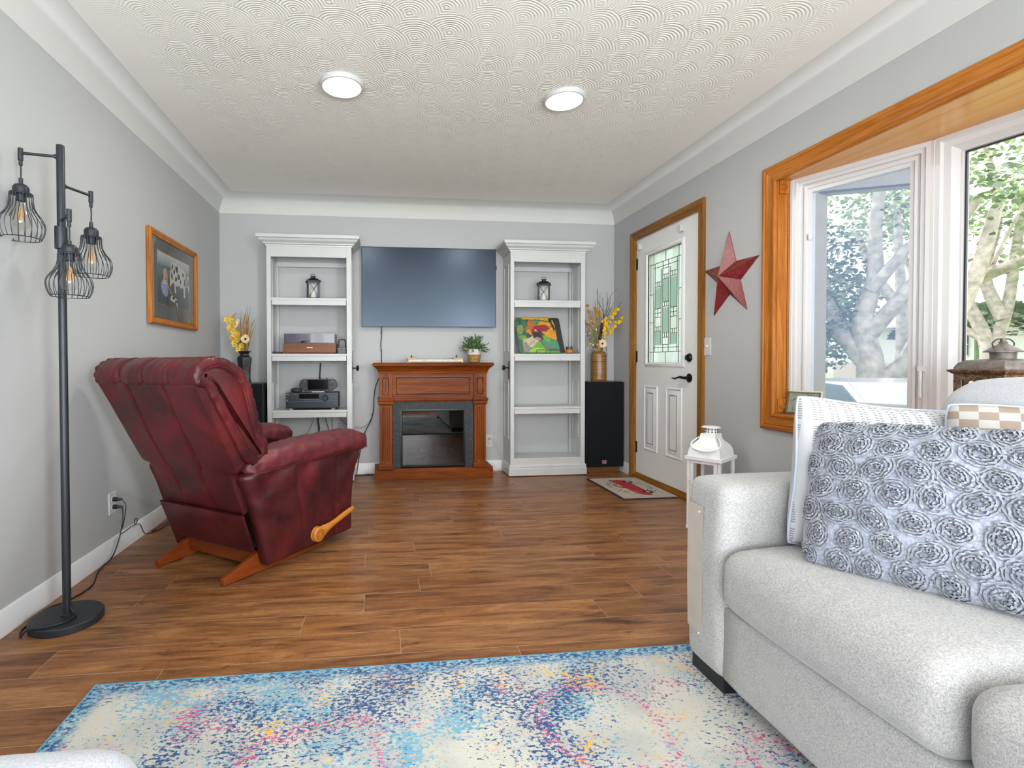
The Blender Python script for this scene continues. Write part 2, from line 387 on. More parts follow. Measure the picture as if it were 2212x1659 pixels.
def rug_mat():
    n = N('distressed_floral_rug'); co = n.co(); x, y, z = n.sep(co)
    def speck(scale, seed, stretch=1.6):
        return n.noise(n.co(loc=(seed, seed*1.7, 0), scale=(1, stretch, 1)), scale, 4, .72)
    def mask(scale, seed): return n.noise(n.co(loc=(seed*2.1, -seed, 3)), scale, 3, .55, .6)
    base = n.mix(n.smooth(n.noise(co, 5, 3), .4, .62), '#bcb9ae', '#a9aaa5')
    def layer(base, col, sp, mk, lo, hi, gain):
        t = n.ma('ADD', n.ma('MULTIPLY', sp, 1.0), n.ma('MULTIPLY', n.ma('SUBTRACT', mk, .5), gain))
        return n.mix(n.smooth(t, lo, hi), base, col)
    # medallion rings
    def rings(cx, cy, r0, wdt):
        dx = n.ma('SUBTRACT', x, cx); dy = n.ma('SUBTRACT', y, cy)
        d = n.ma('SQRT', n.ma('ADD', n.ma('MULTIPLY', dx, dx), n.ma('MULTIPLY', dy, dy)))
        d = n.ma('ADD', d, n.ma('MULTIPLY', n.ma('SUBTRACT', n.noise(co, 6, 2), .5), .16))
        return n.ma('SUBTRACT', 1.0, n.smooth(n.ma('ABSOLUTE', n.ma('SUBTRACT', d, r0)), 0.0, wdt))
    lb = layer(base, '#6c9fb4', speck(64, 1), mask(4.2, 11), .565, .59, .62)
    c = layer(lb, '#1f4878', speck(72, 5), mask(3.0, 17), .568, .588, .62)
    pk = n.ma('MAXIMUM', rings(.62, 1.32, .17, .07), n.ma('MAXIMUM', rings(-.18, 1.22, .20, .07), n.ma('MAXIMUM', rings(.28, 1.12, .03, .06), rings(1.0, 1.12, .10, .09))))
    pk = n.ma('ADD', .36, n.ma('MULTIPLY', pk, .215))
    c = layer(c, '#b8527f', speck(70, 9), n.ma('MAXIMUM', pk, n.ma('SUBTRACT', mask(5, 23), .09)), .59, .62, .75)
    c = layer(c, '#d8a23a', speck(66, 14), n.ma('MAXIMUM', n.ma('SUBTRACT', pk, .08), n.ma('SUBTRACT', mask(6, 31), .09)), .60, .63, .8)
    # outer border
    e = n.ma('MINIMUM', n.ma('SUBTRACT', x, -.905), n.ma('SUBTRACT', 1.68, y))
    bd = n.ma('SUBTRACT', 1.0, n.smooth(e, .03, .075))
    c = n.mix(n.ma('MULTIPLY', bd, n.smooth(speck(60, 3), .45, .49)), c, '#6c9fb4')
    c = n.mix(n.ma('MULTIPLY', bd, n.smooth(speck(64, 7), .50, .53)), c, '#1f4878')
    c = n.mix(n.ma('SUBTRACT', 1.0, n.smooth(e, .006, .009)), c, '#5795ad')
    n.set(c, .95, 0, .1, **{'Sheen Weight': .15}); n.bump(n.noise(co, 420, 2), .5, .004); return n.m

def fabric(name, c1, c2, scale=420, bump=.35, rough=.9, sheen=.25):
    n = N(name)
    a = n.noise(n.co(scale=(1, 1, .35)), scale, 2, .6); b = n.noise(n.co(scale=(.35, .35, 1)), scale, 2, .6)
    w = n.ma('ADD', n.ma('MULTIPLY', a, .5), n.ma('MULTIPLY', b, .5)); big = n.noise(n.co(), 26, 3)
    f = n.ma('ADD', n.ma('MULTIPLY', w, .93), n.ma('MULTIPLY', big, .07))
    n.set(n.ramp(f, [(.40, c1), (.58, c2)]), rough, 0, .2, **{'Sheen Weight': sheen})
    n.bump(w, bump, .0025); return n.m
SOFA = fabric('oatmeal_grey_tweed', '#838487', '#acaaa7', 620)
SOFA2 = fabric('pale_grey_chenille', '#9fa3ab', '#bcbfc5', 620, .2)
def leather():
    n = N('burgundy_leather'); co = n.co()
    big = n.noise(n.co(), 3.2, 4, .6, .6); med = n.noise(n.co(), 16, 4)
    c = n.ramp(n.ma('ADD', n.ma('MULTIPLY', big, .8), n.ma('MULTIPLY', med, .2)), [(.34, '#2c0f12'), (.50, '#461518'), (.66, '#63191d')])
    n.set(c, n.ramp(med, [(.3, .32), (.7, .46)]), 0, .35)
    grain = n.vor(co, 420); wr = n.noise(n.co(), 24, 3, .5, 1.0)
    h = n.ma('ADD', n.ma('MULTIPLY', grain, .10), n.ma('MULTIPLY', wr, 1.0))
    n.bump(h, .22, .006); return n.m
LEATHER = leather()
LEATHD = plain('worn_leather_top', '#581e24', .48, var=.3, nscale=20, bump=.5, bscale=34)
LEAF = plain('leaf_green', '#55774d', .5, var=.35, nscale=40)
LEAFD = plain('leaf_dark', '#35542f', .55, var=.3, nscale=40)
YEL = plain('yellow_petal', '#d9ae12', .5, var=.2, nscale=60); YELP = plain('pale_yellow_petal', '#dcb945', .5, var=.2, nscale=60)
OCH = plain('ochre_petal', '#a8741f', .6, var=.25, nscale=60); CREAM = plain('cream_petal', '#d8c096', .6, var=.12, nscale=60)
PINK = plain('pink_petal', '#cfa3a6', .6, var=.2, nscale=60); TWIG = plain('twig_brown', '#4c2f26', .7, var=.3)
STRAW = plain('dry_leaf_brown', '#6f4018', .6, var=.45, nscale=25, bump=.3, bscale=90); STEM = plain('stem_green', '#7c8540', .6, var=.2)
# ---------------------------------------------------------------- room shell
CEIL = ceiling_mat()
COVE = plain('cove_plaster', (.585, .59, .565), .6, var=.012, nscale=2, bump=.04, bscale=150)
struct('floor', G().box(XL-.1, YR-.1, -.06, XR+.1, YB+.1, 0), FLOOR)
RUG = rug_mat()
struct('ceiling', G().box(XL+RC-.001, YR, ZT, XR-RC+.001, YB-RC+.001, ZT+.05), CEIL)
prof = [(RC*(1-cos(t*pi/16))-.0, ZC+RC*sin(t*pi/16)) for t in range(0, 9)]
prof = [(.003+p[0], p[1]) for p in prof]+[(RC+.003, ZT+.03), (-.05, ZT+.03), (-.05, ZC)]
struct('trim_1', G().ring([(XL, YR), (XL, YB), (XR, YB), (XR, YR)], prof, False, lambda a, b, h: (a, b, h)), COVE, smooth=50, label='curved plaster cove between walls and ceiling')
WD0, WD1, WDZ = 3.362, 4.262, 2.127      # door opening
WY0, WY1, WZ0, WZ1 = -.18, 2.655, .735, 2.08
struct('wall_left', G().box(XL-.12, YR, 0, XL, YB+.12, ZC+.02), WALL)
struct('wall_back', G().box(XL, YB, 0, XR, YB+.12, ZC+.02), WALL)
g = G()
g.box(XR, WD1, 0, XR+.13, YB+.12, ZC+.02).box(XR, WD0, WDZ, XR+.13, WD1, ZC+.02).box(XR, WY1, 0, XR+.13, WD0, ZC+.02)
g.box(XR, WY0, 0, XR+.13, WY1, WZ0-.03).box(XR, WY0, WZ1+.03, XR+.13, WY1, ZC+.02).box(XR, YR, 0, XR+.13, WY0, ZC+.02)
struct('wall_right', g, WALL)
struct('wall_rear', G().box(XL-.12, YR-.12, 0, XR+.13, YR, ZC+.02).box(XL-.12, YR-.12, ZC, XR+.13, YR, ZT+.04), WALL)
# baseboards
bp_ = [(0, 0), (.014, 0), (.014, .078), (.009, .088), (.009, .094), (.004, .1), (0, .1)]
def bboard(name, path): struct(name, G().ring(path, bp_, False, lambda a, b, h: (a, b, h)), BASEW, smooth=40)
bboard('baseboard_left', [(XL, YR+.02), (XL, YB-.001)]); bboard('baseboard_back', [(XL+.015, YB), (XR-.015, YB)]); bboard('baseboard_right', [(XR, YB-.001), (XR, 4.326)])

# ---------------------------------------------------------------- entry door
d1 = thing('door_1', 'white entry door with leaded glass window and two lower panels', 'door', (2.285, 3.81, 0)); d1['kind'] = 'structure'
o_ = (-2.285, -3.81, 0)
LY0, LY1, LZ0, LZ1 = 3.366, 4.258, .047, 2.122
GY0, GY1, GZ0, GZ1 = 3.58, 4.065, 1.03, 1.944
g = G(o_)
th = .043
def doorplate(y0, z0, y1, z1): g.box(2.285, y0, z0, 2.285+th, y1, z1)
doorplate(LY0, LZ0, LY1, GZ0); doorplate(LY0, GZ1, LY1, LZ1); doorplate(LY0, GZ0, GY0, GZ1); doorplate(GY1, GZ0, LY1, GZ1)
build('door_leaf', g, DOORW, d1)
pl = lambda h0: (lambda a, b, h: (2.285-h-h0-2.285, a-3.81, b))
rect = lambda y0, z0, y1, z1: [(y0, z0), (y1, z0), (y1, z1), (y0, z1)]
g = G().ring(rect(GY0, GZ0, GY1, GZ1), [(0, -.01), (0, .006), (.012, .014), (.026, .012), (.036, .004), (.036, -.001), (.0, -.001)], True, pl(0))
build('window_frame', g, DOORW, d1, smooth=40)
for (y0, y1) in ((3.567, 3.785), (3.905, 4.12)):
    z0, z1 = .275, .832
    g = G().ring(rect(y0, z0, y1, z1), [(0, .0), (0, .002), (-.006, .008), (-.013, .008), (-.02, .001), (-.024, .0)], True, pl(0))
    g.ring(rect(y0+.045, z0+.045, y1-.045, z1-.045), [(.021, 0), (.0, .008), (-.02, .008), (-.02, 0)], True, pl(0))
    g.box(-.008, y0+.06-3.81, z0+.06, 0, y1-.06-3.81, z1-.06)
    build('door_panel', g, DOORW, d1, smooth=40)
fx = .016
build('frosted_pane', G(o_).box(2.285+fx, GY0, GZ0, 2.285+fx+.006, GY1, GZ1), FROST, d1)
# lead came pattern: u from hinge side (0) to latch side (1), v from bottom
W_, H_ = GY1-GY0, GZ1-GZ0
def UV(u, v): return (GY1-u*W_, GZ0+v*H_)
lines = []
for u in (.13, .87): lines.append((u, 0, u, 1))
for u in (.175, .825): lines.append((u, .10, u, .90))
for u in (.365, .41, .59, .635): lines.append((u, .16, u, .84))
for v in (.905, .095): lines.append((0, v, 1, v))
for v in (.865, .135): lines.append((.13, v, .87, v))
lines += [(.5, .905, .5, 1), (.5, 0, .5, .095), (.42, .84, .42, .90), (.58, .84, .58, .90), (.42, .10, .42, .16), (.58, .10, .58, .16), (.42, .84, .58, .84), (.42, .16, .58, .16)]
for v in (.63, .37): lines += [(0, v, .13, v), (.87, v, 1, v)]
def cluster(ua, ub, va, vb, n=3):
    lines.append((ua, va, ub, va)); lines.append((ua, vb, ub, vb))
    for i in range(1, n): lines.append((ua+(ub-ua)*i/n, va, ua+(ub-ua)*i/n, vb))
for v in (.745, .50, .225): cluster(.41, .59, v, v+.04)
for v in (.69, .285): cluster(.175, .365, v, v+.04)
for v in (.755, .255): cluster(.635, .825, v, v+.04)
cluster(.175, .365, .41, .45, 2); cluster(.175, .365, .45, .49, 2); cluster(.635, .825, .40, .44, 2); cluster(.635, .825, .44, .48, 2)
g = G(o_)
for u0, v0, u1, v1 in lines:
    ya, za = UV(u0, v0); yb_, zb = UV(u1, v1); t = .0022
    g.box(2.285+fx-.003, min(ya, yb_)-t, min(za, zb)-t, 2.285+fx, max(ya, yb_)+t, max(za, zb)+t)
build('lead_came', g, plain('lead_came', '#57554a', .45, .4), d1, bevel=0)
g = G(o_)
for a_, b_, c_, e_ in ((.18, .49, .36, .68), (.18, .16, .36, .28), (.64, .16, .82, .25), (.415, .27, .585, .49), (.64, .48, .82, .745), (.415, .54, .585, .74)):
    y0, z0 = UV(c_, b_); y1, z1 = UV(a_, e_); g.box(2.285+fx-.0015, y0, z0, 2.285+fx-.0003, y1, z1)
build('bevelled_pane', g, GREENGL, d1)
# handle, bolt, hinges, blind brackets
hd = build('door_handle', G(o_).lathe([(.032, 0), (.034, -.006), (.026, -.012), (.013, -.014), (.011, -.045), (.0, -.046)], (2.285, 3.478, .915), 20, 'x'), SATIN, d1, smooth=40)
g = G(o_).tube([(2.285-.045, 3.478, .915), (2.285-.05, 3.50, .918), (2.285-.05, 3.53, .920), (2.285-.048, 3.57, .912), (2.285-.045, 3.60, .905), (2.285-.05, 3.625, .912)], [.009, .011, .009, .007, .006, .004], 8)
build('lever', g, SATIN, hd, smooth=60)
db = build('deadbolt', G(o_).lathe([(.033, 0), (.033, -.006), (.024, -.018), (.0, -.019)], (2.285, 3.480, 1.066), 20, 'x'), SATIN, d1, smooth=40)
build('thumb_turn', G(o_).box(2.285-.035, 3.474, 1.05, 2.285-.017, 3.486, 1.082), SATIN, db, bevel=.002)
for z in (1.905, 1.083, .275):
    g = G(o_).tube([(2.279, 4.262, z-.052), (2.279, 4.262, z+.052)], .0085, 10).box(2.282, 4.236, z-.05, 2.286, 4.262, z+.05)
    build('hinge', g, BLACK, d1, smooth=40)
for y in (4.195, 3.585):
    g = G(o_).box(2.262, y-.02, 2.028, 2.285, y+.02, 2.066).box(2.255, y-.026, 2.02, 2.262, y+.004, 2.07)
    build('blind_bracket', g, VINYL, d1, bevel=.002)
# casing, jamb, threshold
cp = [(0, 0), (0, .008), (.006, .013), (.012, .010), (.017, .014), (.023, .011), (.028, .015), (.035, .012), (.041, .017), (.05, .014), (.058, .02), (.074, .02), (.074, 0)]
place = lambda a, b, h: (XR-h, a, b)
def side_case(y_in, sgn, name):
    g = G()
    n = len(cp); lo = [(XR-h, y_in+sgn*o, 0) for o, h in cp]; hi = [(XR-h, y_in+sgn*o, 2.117+o) for o, h in cp]
    g.loft([lo, hi]); return struct(name, g, DOAKZ, smooth=30, label='fluted oak casing beside the entry door')
side_case(4.25, 1, 'trim_2'); side_case(3.362, -1, 'trim_3')
g = G(); g.loft([[(XR-h, 3.362-o, 2.117+o) for o, h in cp], [(XR-h, 4.25+o, 2.117+o) for o, h in cp]])
struct('trim_4', g, DOAKY, smooth=30, label='fluted oak casing above the entry door')
g = G().box(XR-.001, 4.257, 0, XR+.10, 4.275, 2.135).box(XR-.001, 3.349, 0, XR+.10, 3.3665, 2.135)
struct('trim_5', g, DOAKZ, label='oak jambs of the entry door')
struct('trim_6', G().box(XR-.001, 3.349, 2.122, XR+.10, 4.275, 2.14), DOAKY, label='oak head jamb of the entry door')
struct('trim_7', G().prism([(2.255, 0), (2.255, .022), (2.28, .044), (2.40, .044), (2.40, 0)], 'y', 3.349, 4.275), SILLW, bevel=.003, label='oak threshold under the entry door')
# light switch
sw = thing('light_switch', 'white single toggle light switch on the wall beside the entry door', 'switch', (XR, 3.257, 1.14))
g = G().box(-.006, -.036, -.062, 0, .036, .062); build('cover_plate', g, VINYL, sw, bevel=.003)
build('toggle', G().box(-.018, -.005, -.004, -.005, .005, .012), VINYL, sw, bevel=.002)

# ---------------------------------------------------------------- bow window
bow = [(2.372, 2.655), (2.613, 2.105), (2.727, 1.5155), (2.727, .96), (2.613, .37), (2.372, -.18)]
pts = [(XR-.005, 2.655)]+bow+[(XR-.005, -.18)]
struct('window_2', G().prism(pts, 'z', WZ1, WZ1+.03), SOFFIT, label='pale oak soffit over the bow window')
struct('window_3', G().prism(pts, 'z', WZ0-.03, WZ0), OAKY, label='oak seat board of the bow window')
place = lambda a, b, h: (XR-h, a, b)
cpw = [(0, -.001), (0, .010), (.006, .017), (.014, .019), (.02, .014), (.026, .012), (.045, .014), (.062, .02), (.07, .018), (.076, .024), (.092, .022), (.097, .016), (.097, -.001)]
c0, c1, c2, c3 = WY0, WY1-.003, WZ0, WZ1-.008
def wc(path_a, path_b, m, name, lab):
    g = G(); g.loft([[place(*path_a(o), h) for o, h in cpw], [place(*path_b(o), h) for o, h in cpw]]); struct(name, g, m, smooth=30, label=lab)
wc(lambda o: (c1+o, c2-o), lambda o: (c1+o, c3+o), OAKZ, 'trim_8', 'moulded oak casing up the far edge of the bow window')
wc(lambda o: (c0-o, c3+o), lambda o: (c1+o, c3+o), OAKY, 'trim_9', 'moulded oak casing along the top of the bow window')
wc(lambda o: (c0-o, c2-o), lambda o: (c1+o, c2-o), OAKY, 'trim_10', 'moulded oak casing along the bottom of the bow window')
wc(lambda o: (c0-o, c2-o), lambda o: (c0-o, c3+o), OAKZ, 'trim_11', 'moulded oak casing at the near edge of the bow window')
# oak jamb with rosettes and rope bead
j = thing('jamb', '', 'jamb', (2.33, 2.655, WZ0)); j.name = 'trim_12'; j['kind'] = 'structure'; j['label'] = 'honey oak jamb with carved rosettes at the far side of the bow window'
oj = (-2.33, -2.655, -WZ0)
build('jamb_board', G(oj).box(XR-.004, 2.655, WZ0, 2.40, 2.70, WZ1), OAKZ, j)
build('plinth', G(oj).box(XR, 2.647, WZ0, 2.335, 2.656, WZ1), OAKZ, j, bevel=.002)
g = G(oj)
for k in range(150):
    z = WZ0+.004+(WZ1-WZ0-.008)*k/149
    g.ball((2.345, 2.652, z), (.0065, .0065, .0075), 6, 4)
build('rope_bead', g, OAKZ, j, smooth=60)
for z in (WZ0+.045, WZ1-.045):
    b = build('rosette_block', G(oj).box(XR+.004, 2.638, z-.038, 2.334, 2.655, z+.038), OAKZ, j, bevel=.002)
    g = G(oj).lathe([(.0, -.006), (.005, -.006), (.008, -.002), (.011, -.002), (.014, -.007), (.018, -.007), (.021, 0)], (2.304, 2.638, z), 20, 'y')
    build('rosette', g, OAKZ, b, smooth=35)
def unit(i, A, B, casement):
    A = Vector((*A, 0)); B = Vector((*B, 0)); L = (B-A).length; ang = atan2((B-A).y, (B-A).x)
    t = thing('window_%d' % i, ('white vinyl casement with insect screen at the far end of the bow window' if i == 4 else 'white vinyl framed pane of the bow window'), 'window', tuple(A), ang)
    t['kind'] = 'structure'; t['label'] += ', panel %s' % {4: 'nearest the star', 5: 'behind the rusty lantern', 6: 'facing the street', 7: 'past the street pane', 8: 'at the near end'}[i]
    # local x along the wall, local y outward (left of direction is outward)
    P = lambda a, b, h: (a, -h, b)
    z0, z1 = WZ0, WZ1
    R = lambda m, zb, zt: [(m, z0+zb), (L-m, z0+zb), (L-m, z1-zt), (m, z1-zt)]
    if casement:
        fr = [(0, -.07), (0, .0), (.0, .012), (-.022, .012), (-.026, .002), (-.042, .002), (-.046, -.012), (-.056, -.012), (-.056, -.07)]
        build('window_frame', G().ring(R(0.004, 0, 0), fr, True, P), VINYL, t, smooth=30)
        sa = [(0, -.05), (0, -.004), (-.012, -.004), (-.016, -.014), (-.034, -.018), (-.036, -.05)]
        build('sash', G().ring(R(.058, .045, .055), sa, True, P), VINYL, t, smooth=30)
        build('glass', G().box(.09, .045, z0+.08, L-.08, .049, z1-.09), PANE, t)
        if i == 4:
            g = G().box(.09, .019, z0+.078, L-.078, .0195, z1-.088)
            build('insect_screen', g, INSECT, t)
            build('screen_latch', G().box(.082, -.004, 1.72, .092, .012, 1.755), VINYL, t, bevel=.002)
            g = G().tube([(L-.035, -.012, .99), (L-.03, -.03, .975), (L-.03, -.035, .93), (L-.032, -.03, .86)], [.005, .007, .006, .008], 8)
            g.box(L-.045, -.02, .985, L-.018, -.003, 1.01)
            build('sash_lock', g, VINYL, t, smooth=50)
    else:
        fr = [(0, -.07), (0, .012), (-.018, .012), (-.026, .0), (-.05, -.006), (-.072, -.03), (-.08, -.03), (-.084, -.05), (-.084, -.07)]
        build('window_frame', G().ring(R(.01, 0, 0), fr, True, P), VINYL, t, smooth=30)
        build('gasket', G().ring(R(.094, .084, .084), [(0, -.052), (0, -.04), (-.006, -.04), (-.006, -.052)], True, P), BLACK, t)
        build('glass', G().box(.09, .05, z0+.08, L-.09, .054, z1-.08), PANE, t)
    g = G(); g.box(-.010, -.014, WZ0, .010, .05, WZ1); build('mullion', g, VINYL, t, bevel=.004)
for k in range(5):
    unit(4+k, bow[k], bow[k+1], k in (0, 4))
# outer skin of the bow: roof and skirt
struct('trim_13', G().prism([(XR+.13, 2.75), (2.45, 2.75), (2.74, 2.2), (2.9, 1.5), (2.9, .96), (2.74, .3), (2.45, -.28), (XR+.13, -.28)], 'z', WZ1+.03, WZ1+.16), WHITE, label='white outer roof edge of the bow window')
struct('trim_14', G().prism([(XR+.13, 2.70), (2.42, 2.70), (2.7, 2.14), (2.82, 1.5), (2.82, .96), (2.7, .34), (2.42, -.22), (XR+.13, -.22)], 'z', .35, WZ0-.03), WHITE, label='white outer skirt under the bow window')

# ---------------------------------------------------------------- ceiling lights
for i, (x, y) in enumerate(((-.2, 2.737), (1.037, 2.746))):
    t = thing('ceiling_light', ['round white flush ceiling light, lit, nearest the floor lamp', 'round white flush ceiling light, lit, nearest the entry door'][i], 'ceiling light', (x, y, ZT), 0, 'flush ceiling lights')
    build('trim_ring', G().lathe([(.116, 0), (.116, -.012), (.110, -.021), (.102, -.021), (.102, 0)], (0, 0, 0), 48), WHITE, t, smooth=40)
    build('diffuser', G().lathe([(.0, -.022), (.06, -.022), (.098, -.0215), (.103, -.018), (.103, -.004), (0, -.004)], (0, 0, 0), 48), LAMPON, t, smooth=60)
    l = bpy.data.lights.new('ceiling_lamp', 'AREA'); l.shape = 'DISK'; l.size = .18; l.energy = 11; l.color = (1, .97, .93)
    lo = bpy.data.objects.new('ceiling_lamp', l); S.collection.objects.link(lo); lo.location = (x, y, ZT-.03)
# ---------------------------------------------------------------- bookcases made of old doors
CROWN = [(0, 2.030), (.010, 2.030), (.012, 2.042), (.026, 2.046), (.028, 2.054), (.036, 2.060), (.052, 2.070), (.060, 2.086), (.072, 2.092), (.074, 2.098), (.074, 2.118), (0, 2.118)]
def bookcase(label, x0, x1, stl, str_, shelves, knob_side):
    y0, y1 = 4.397, 4.663
    t = thing('bookcase', label, 'bookcase', (x0, y0, 0), 0, 'white bookcases on either side of the television'); o = (-x0, -y0, 0)
    for sx, xa, xb in ((-1, x0, x0+.028), (1, x1-.028, x1)):
        g = G(o).box(xa, y0, .02, xb, y1, 2.035)
        for za, zb in ((.33, .86), (1.13, 1.93)):
            for xx, hh in ((xa if sx < 0 else xb, sx), (xb if sx < 0 else xa, -sx)):
                g.ring([(y0+.055, za), (y1-.045, za), (y1-.045, zb), (y0+.055, zb)], [(0, 0), (-.004, .006), (-.010, .006), (-.014, .001), (-.016, 0)], True, lambda a, b, h, xx=xx, hh=hh: (xx+hh*h, a, b))
                g.box(min(xx, xx+hh*.003), y0+.085, za+.035, max(xx, xx+hh*.003), y1-.075, zb-.035)
        build('side_panel', g, WHITE, t, smooth=30)
    build('face_stile', G(o).box(x0-.003, y0-.008, .02, x0+stl, y0+.014, 2.035), WHITE, t, bevel=.002)
    build('face_stile', G(o).box(x1-str_, y0-.008, .02, x1+.003, y0+.014, 2.035), WHITE, t, bevel=.002)
    build('header', G(o).box(x0+stl-.004, y0-.004, 1.94, x1-str_+.004, y0+.018, 2.035), WHITE, t, bevel=.002)
    build('top_board', G(o).box(x0+.02, y0, 2.036, x1-.02, y1, 2.056).box(x0+.028, y1-.03, 1.90, x1-.028, y1-.012, 1.94), WHITE, t)
    for xx in (x0+.028, x1-.028-.02):
        build('corner_strip', G(o).box(xx, y1-.02, .15, xx+.02, y1, 1.94), WHITE, t, bevel=.002)
    g = G(o).ring([(x0, y1), (x0, y0), (x1, y0), (x1, y1)], CROWN, False, lambda a, b, h: (a, b, h)); g.box(x0, y0, 2.1, x1, y1, 2.118)
    build('crown_molding', g, WHITE, t, smooth=30)
    for k, z in enumerate(shelves):
        s_ = build('shelf', G(o).box(x0+.028, y0+.002, z-.021, x1-.028, y1, z), WHITE, t, bevel=.003)
        build('shelf_lip', G(o).box(x0+stl+.004, y0-.006, z-.064, x1-str_-.004, y0+.014, z-.0215), WHITE, s_, bevel=.002)
    build('bottom_shelf', G(o).box(x0+.028, y0-.004, .10, x1-.028, y1, .165), WHITE, t, bevel=.006)
    pb = [(0, .008), (.018, .008), (.018, .070), (.012, .078), (.015, .085), (.013, .098), (.005, .106), (.004, .116), (0, .116)]
    g = G(o).ring([(x0, y1), (x0, y0), (x1, y0), (x1, y1)], pb, False, lambda a, b, h: (a, b, h))
    build('base_molding', g, WHITE, t, smooth=30)
    for xx in (x0+.02, x1-.04):
        for yy in (y0+.01, y1-.04): build('glide', G(o).box(xx, yy, 0, xx+.02, yy+.02, .021), BLKPL, t)
    xs = x1 if knob_side > 0 else x0; s = knob_side
    kn = build('door_knob', G(o).lathe([(.014, 0), (.014, s*.004), (.007, s*.006), (.006, s*.032), (.020, s*.036), (.026, s*.046), (.022, s*.056), (.0, s*.060)], (xs+s*.003, y0+.055, .985), 20, 'x'), SATIN, t, smooth=40)
    build('backplate', G(o).box(min(xs, xs+s*.004), y0+.038, .88, max(xs, xs+s*.004), y0+.072, 1.045), BRONZE, kn, bevel=.001)
    return t
bookcase('tall white open bookcase with crown, nearest the red recliner, holding the record player', -.960, -.250, .034, .041, (1.593, 1.112, .624), 1)
bookcase('tall white open bookcase with crown, beside the entry door corner, holding the barn painting', 1.165, 1.858, .032, .038, (1.597, 1.112, .630), -1)

# ---------------------------------------------------------------- electric fireplace
fp = thing('electric_fireplace', 'reddish brown wooden electric fireplace with fluted pilasters under the television', 'fireplace', (.475, 4.385, 0)); o = (-.475, -4.385, 0)
FY = 4.385
g = G(o).prism([(FY+0, 0), (FY+0, .078), (FY+.012, .09), (FY+.012, .096), (4.66, .096), (4.66, 0)], 'x', -.055, 1.003)
build('plinth', g, CHX, fp, bevel=.006, seg=3)
build('carcass', G(o).box(-.008, FY+.045, .09, .104, 4.66, .95).box(.829, FY+.045, .09, .94, 4.66, .95).box(.1, FY+.045, .69, .83, 4.66, .95).box(.1, 4.60, .09, .83, 4.66, .7), CHX, fp)
g = G(o); mx0, mx1 = -.010, .942
mp_ = [(0, .932), (.006, .932), (.010, .938), (.010, .952), (.016, .958), (.022, .975), (.036, .990), (.046, .996), (.050, 1.002), (.060, 1.006), (.062, 1.020), (.056, 1.028), (.050, 1.032), (0, 1.032)]
g.ring([(mx0, 4.66), (mx0, FY+.02), (mx1, FY+.02), (mx1, 4.66)], mp_, False, lambda a, b, h: (a, b, h)); g.box(mx0, FY+.02, 1.0, mx1, 4.66, 1.0315)
build('mantel_shelf', g, CHX, fp, smooth=35)
fz = build('frieze', G(o).box(.104, FY+.018, .725, .829, FY+.05, .935), CHX, fp, bevel=.002)
def panelmold(par, x0, x1, z0, z1, y):
    pm = [(0, 0), (0, .005), (-.005, .009), (-.010, .006), (-.013, .002), (-.016, .002), (-.016, 0)]
    g = G(o).ring([(x0, z0), (x1, z0), (x1, z1), (x0, z1)], pm, True, lambda a, b, h: (a, y-h, b)); build('panel_molding', g, CHX, par, smooth=30)
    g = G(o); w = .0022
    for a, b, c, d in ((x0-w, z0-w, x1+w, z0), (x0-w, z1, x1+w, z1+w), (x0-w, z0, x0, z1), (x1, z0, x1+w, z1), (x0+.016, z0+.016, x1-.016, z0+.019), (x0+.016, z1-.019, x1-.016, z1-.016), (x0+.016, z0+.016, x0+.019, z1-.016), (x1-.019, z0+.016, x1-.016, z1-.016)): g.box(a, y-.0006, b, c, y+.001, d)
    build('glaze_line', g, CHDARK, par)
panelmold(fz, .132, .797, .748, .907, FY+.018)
for px0, px1 in ((-.014, .104), (.829, .943)):
    cb = build('corner_block', G(o).box(px0, FY+.004, .728, px1, FY+.05, .935), CHZ, fp, bevel=.002)
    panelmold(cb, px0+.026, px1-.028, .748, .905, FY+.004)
    pr = build('pilaster', G(o).box(px0+.004, FY+.024, .10, px1-.004, FY+.05, .69), CHZ, fp, bevel=.002)
    xa, xb = px0+.004, px1-.004; q0, q1 = px0+.026, px1-.026; fl = G(o); yf0, yf1 = FY+.012, FY+.025
    fl.box(xa, yf0, .10, q0, yf1, .69).box(q1, yf0, .10, xb, yf1, .69).box(q0, yf0, .10, q1, yf1, .165).box(q0, yf0, .635, q1, yf1, .69)
    wd = (q1-q0)/7.0
    for k in (1, 3, 5): fl.box(q0+wd*k+.0, yf0, .165, q0+wd*(k+1)+.0, yf1, .635)
    build('fluted_face', fl, CHZ, pr, bevel=.0018)
    cp_ = [(0, .632), (.003, .632), (.004, .655), (.010, .668), (.010, .688), (0, .688)]
    g = G(o).ring([(px0+.004, FY+.05), (px0+.004, FY+.012), (px1-.004, FY+.012), (px1-.004, FY+.05)], [(0, .655), (.004, .657), (.006, .664), (.012, .672), (.012, .690), (0, .690)], False, lambda a, b, h: (a, b, h))
    build('capital', g, CHX, pr, smooth=30)
    g = G(o).ring([(px0+.004, FY+.05), (px0+.004, FY+.012), (px1-.004, FY+.012), (px1-.004, FY+.05)], [(0, .095), (.014, .095), (.014, .118), (.009, .122), (.006, .132), (.002, .138), (0, .140)], False, lambda a, b, h: (a, b, h))
    build('pilaster_base', g, CHX, pr, smooth=30)
g = G(o).ring([(-.014, 4.66), (-.014, FY+.006), (.104, FY+.006), (.110, FY+.018), (.823, FY+.018), (.829, FY+.006), (.943, FY+.006), (.943, 4.66)], [(0, .690), (.008, .692), (.012, .698), (.014, .708), (.012, .714), (.004, .718), (.003, .728), (0, .728)], False, lambda a, b, h: (a, b, h))
build('astragal_molding', g, CHX, fp, smooth=30)
n = N('black_cast_stone'); co = n.co(); h = n.noise(co, 60, 4, .6, 2.5); v = n.noise(co, 34, 3, .6, 3.0)
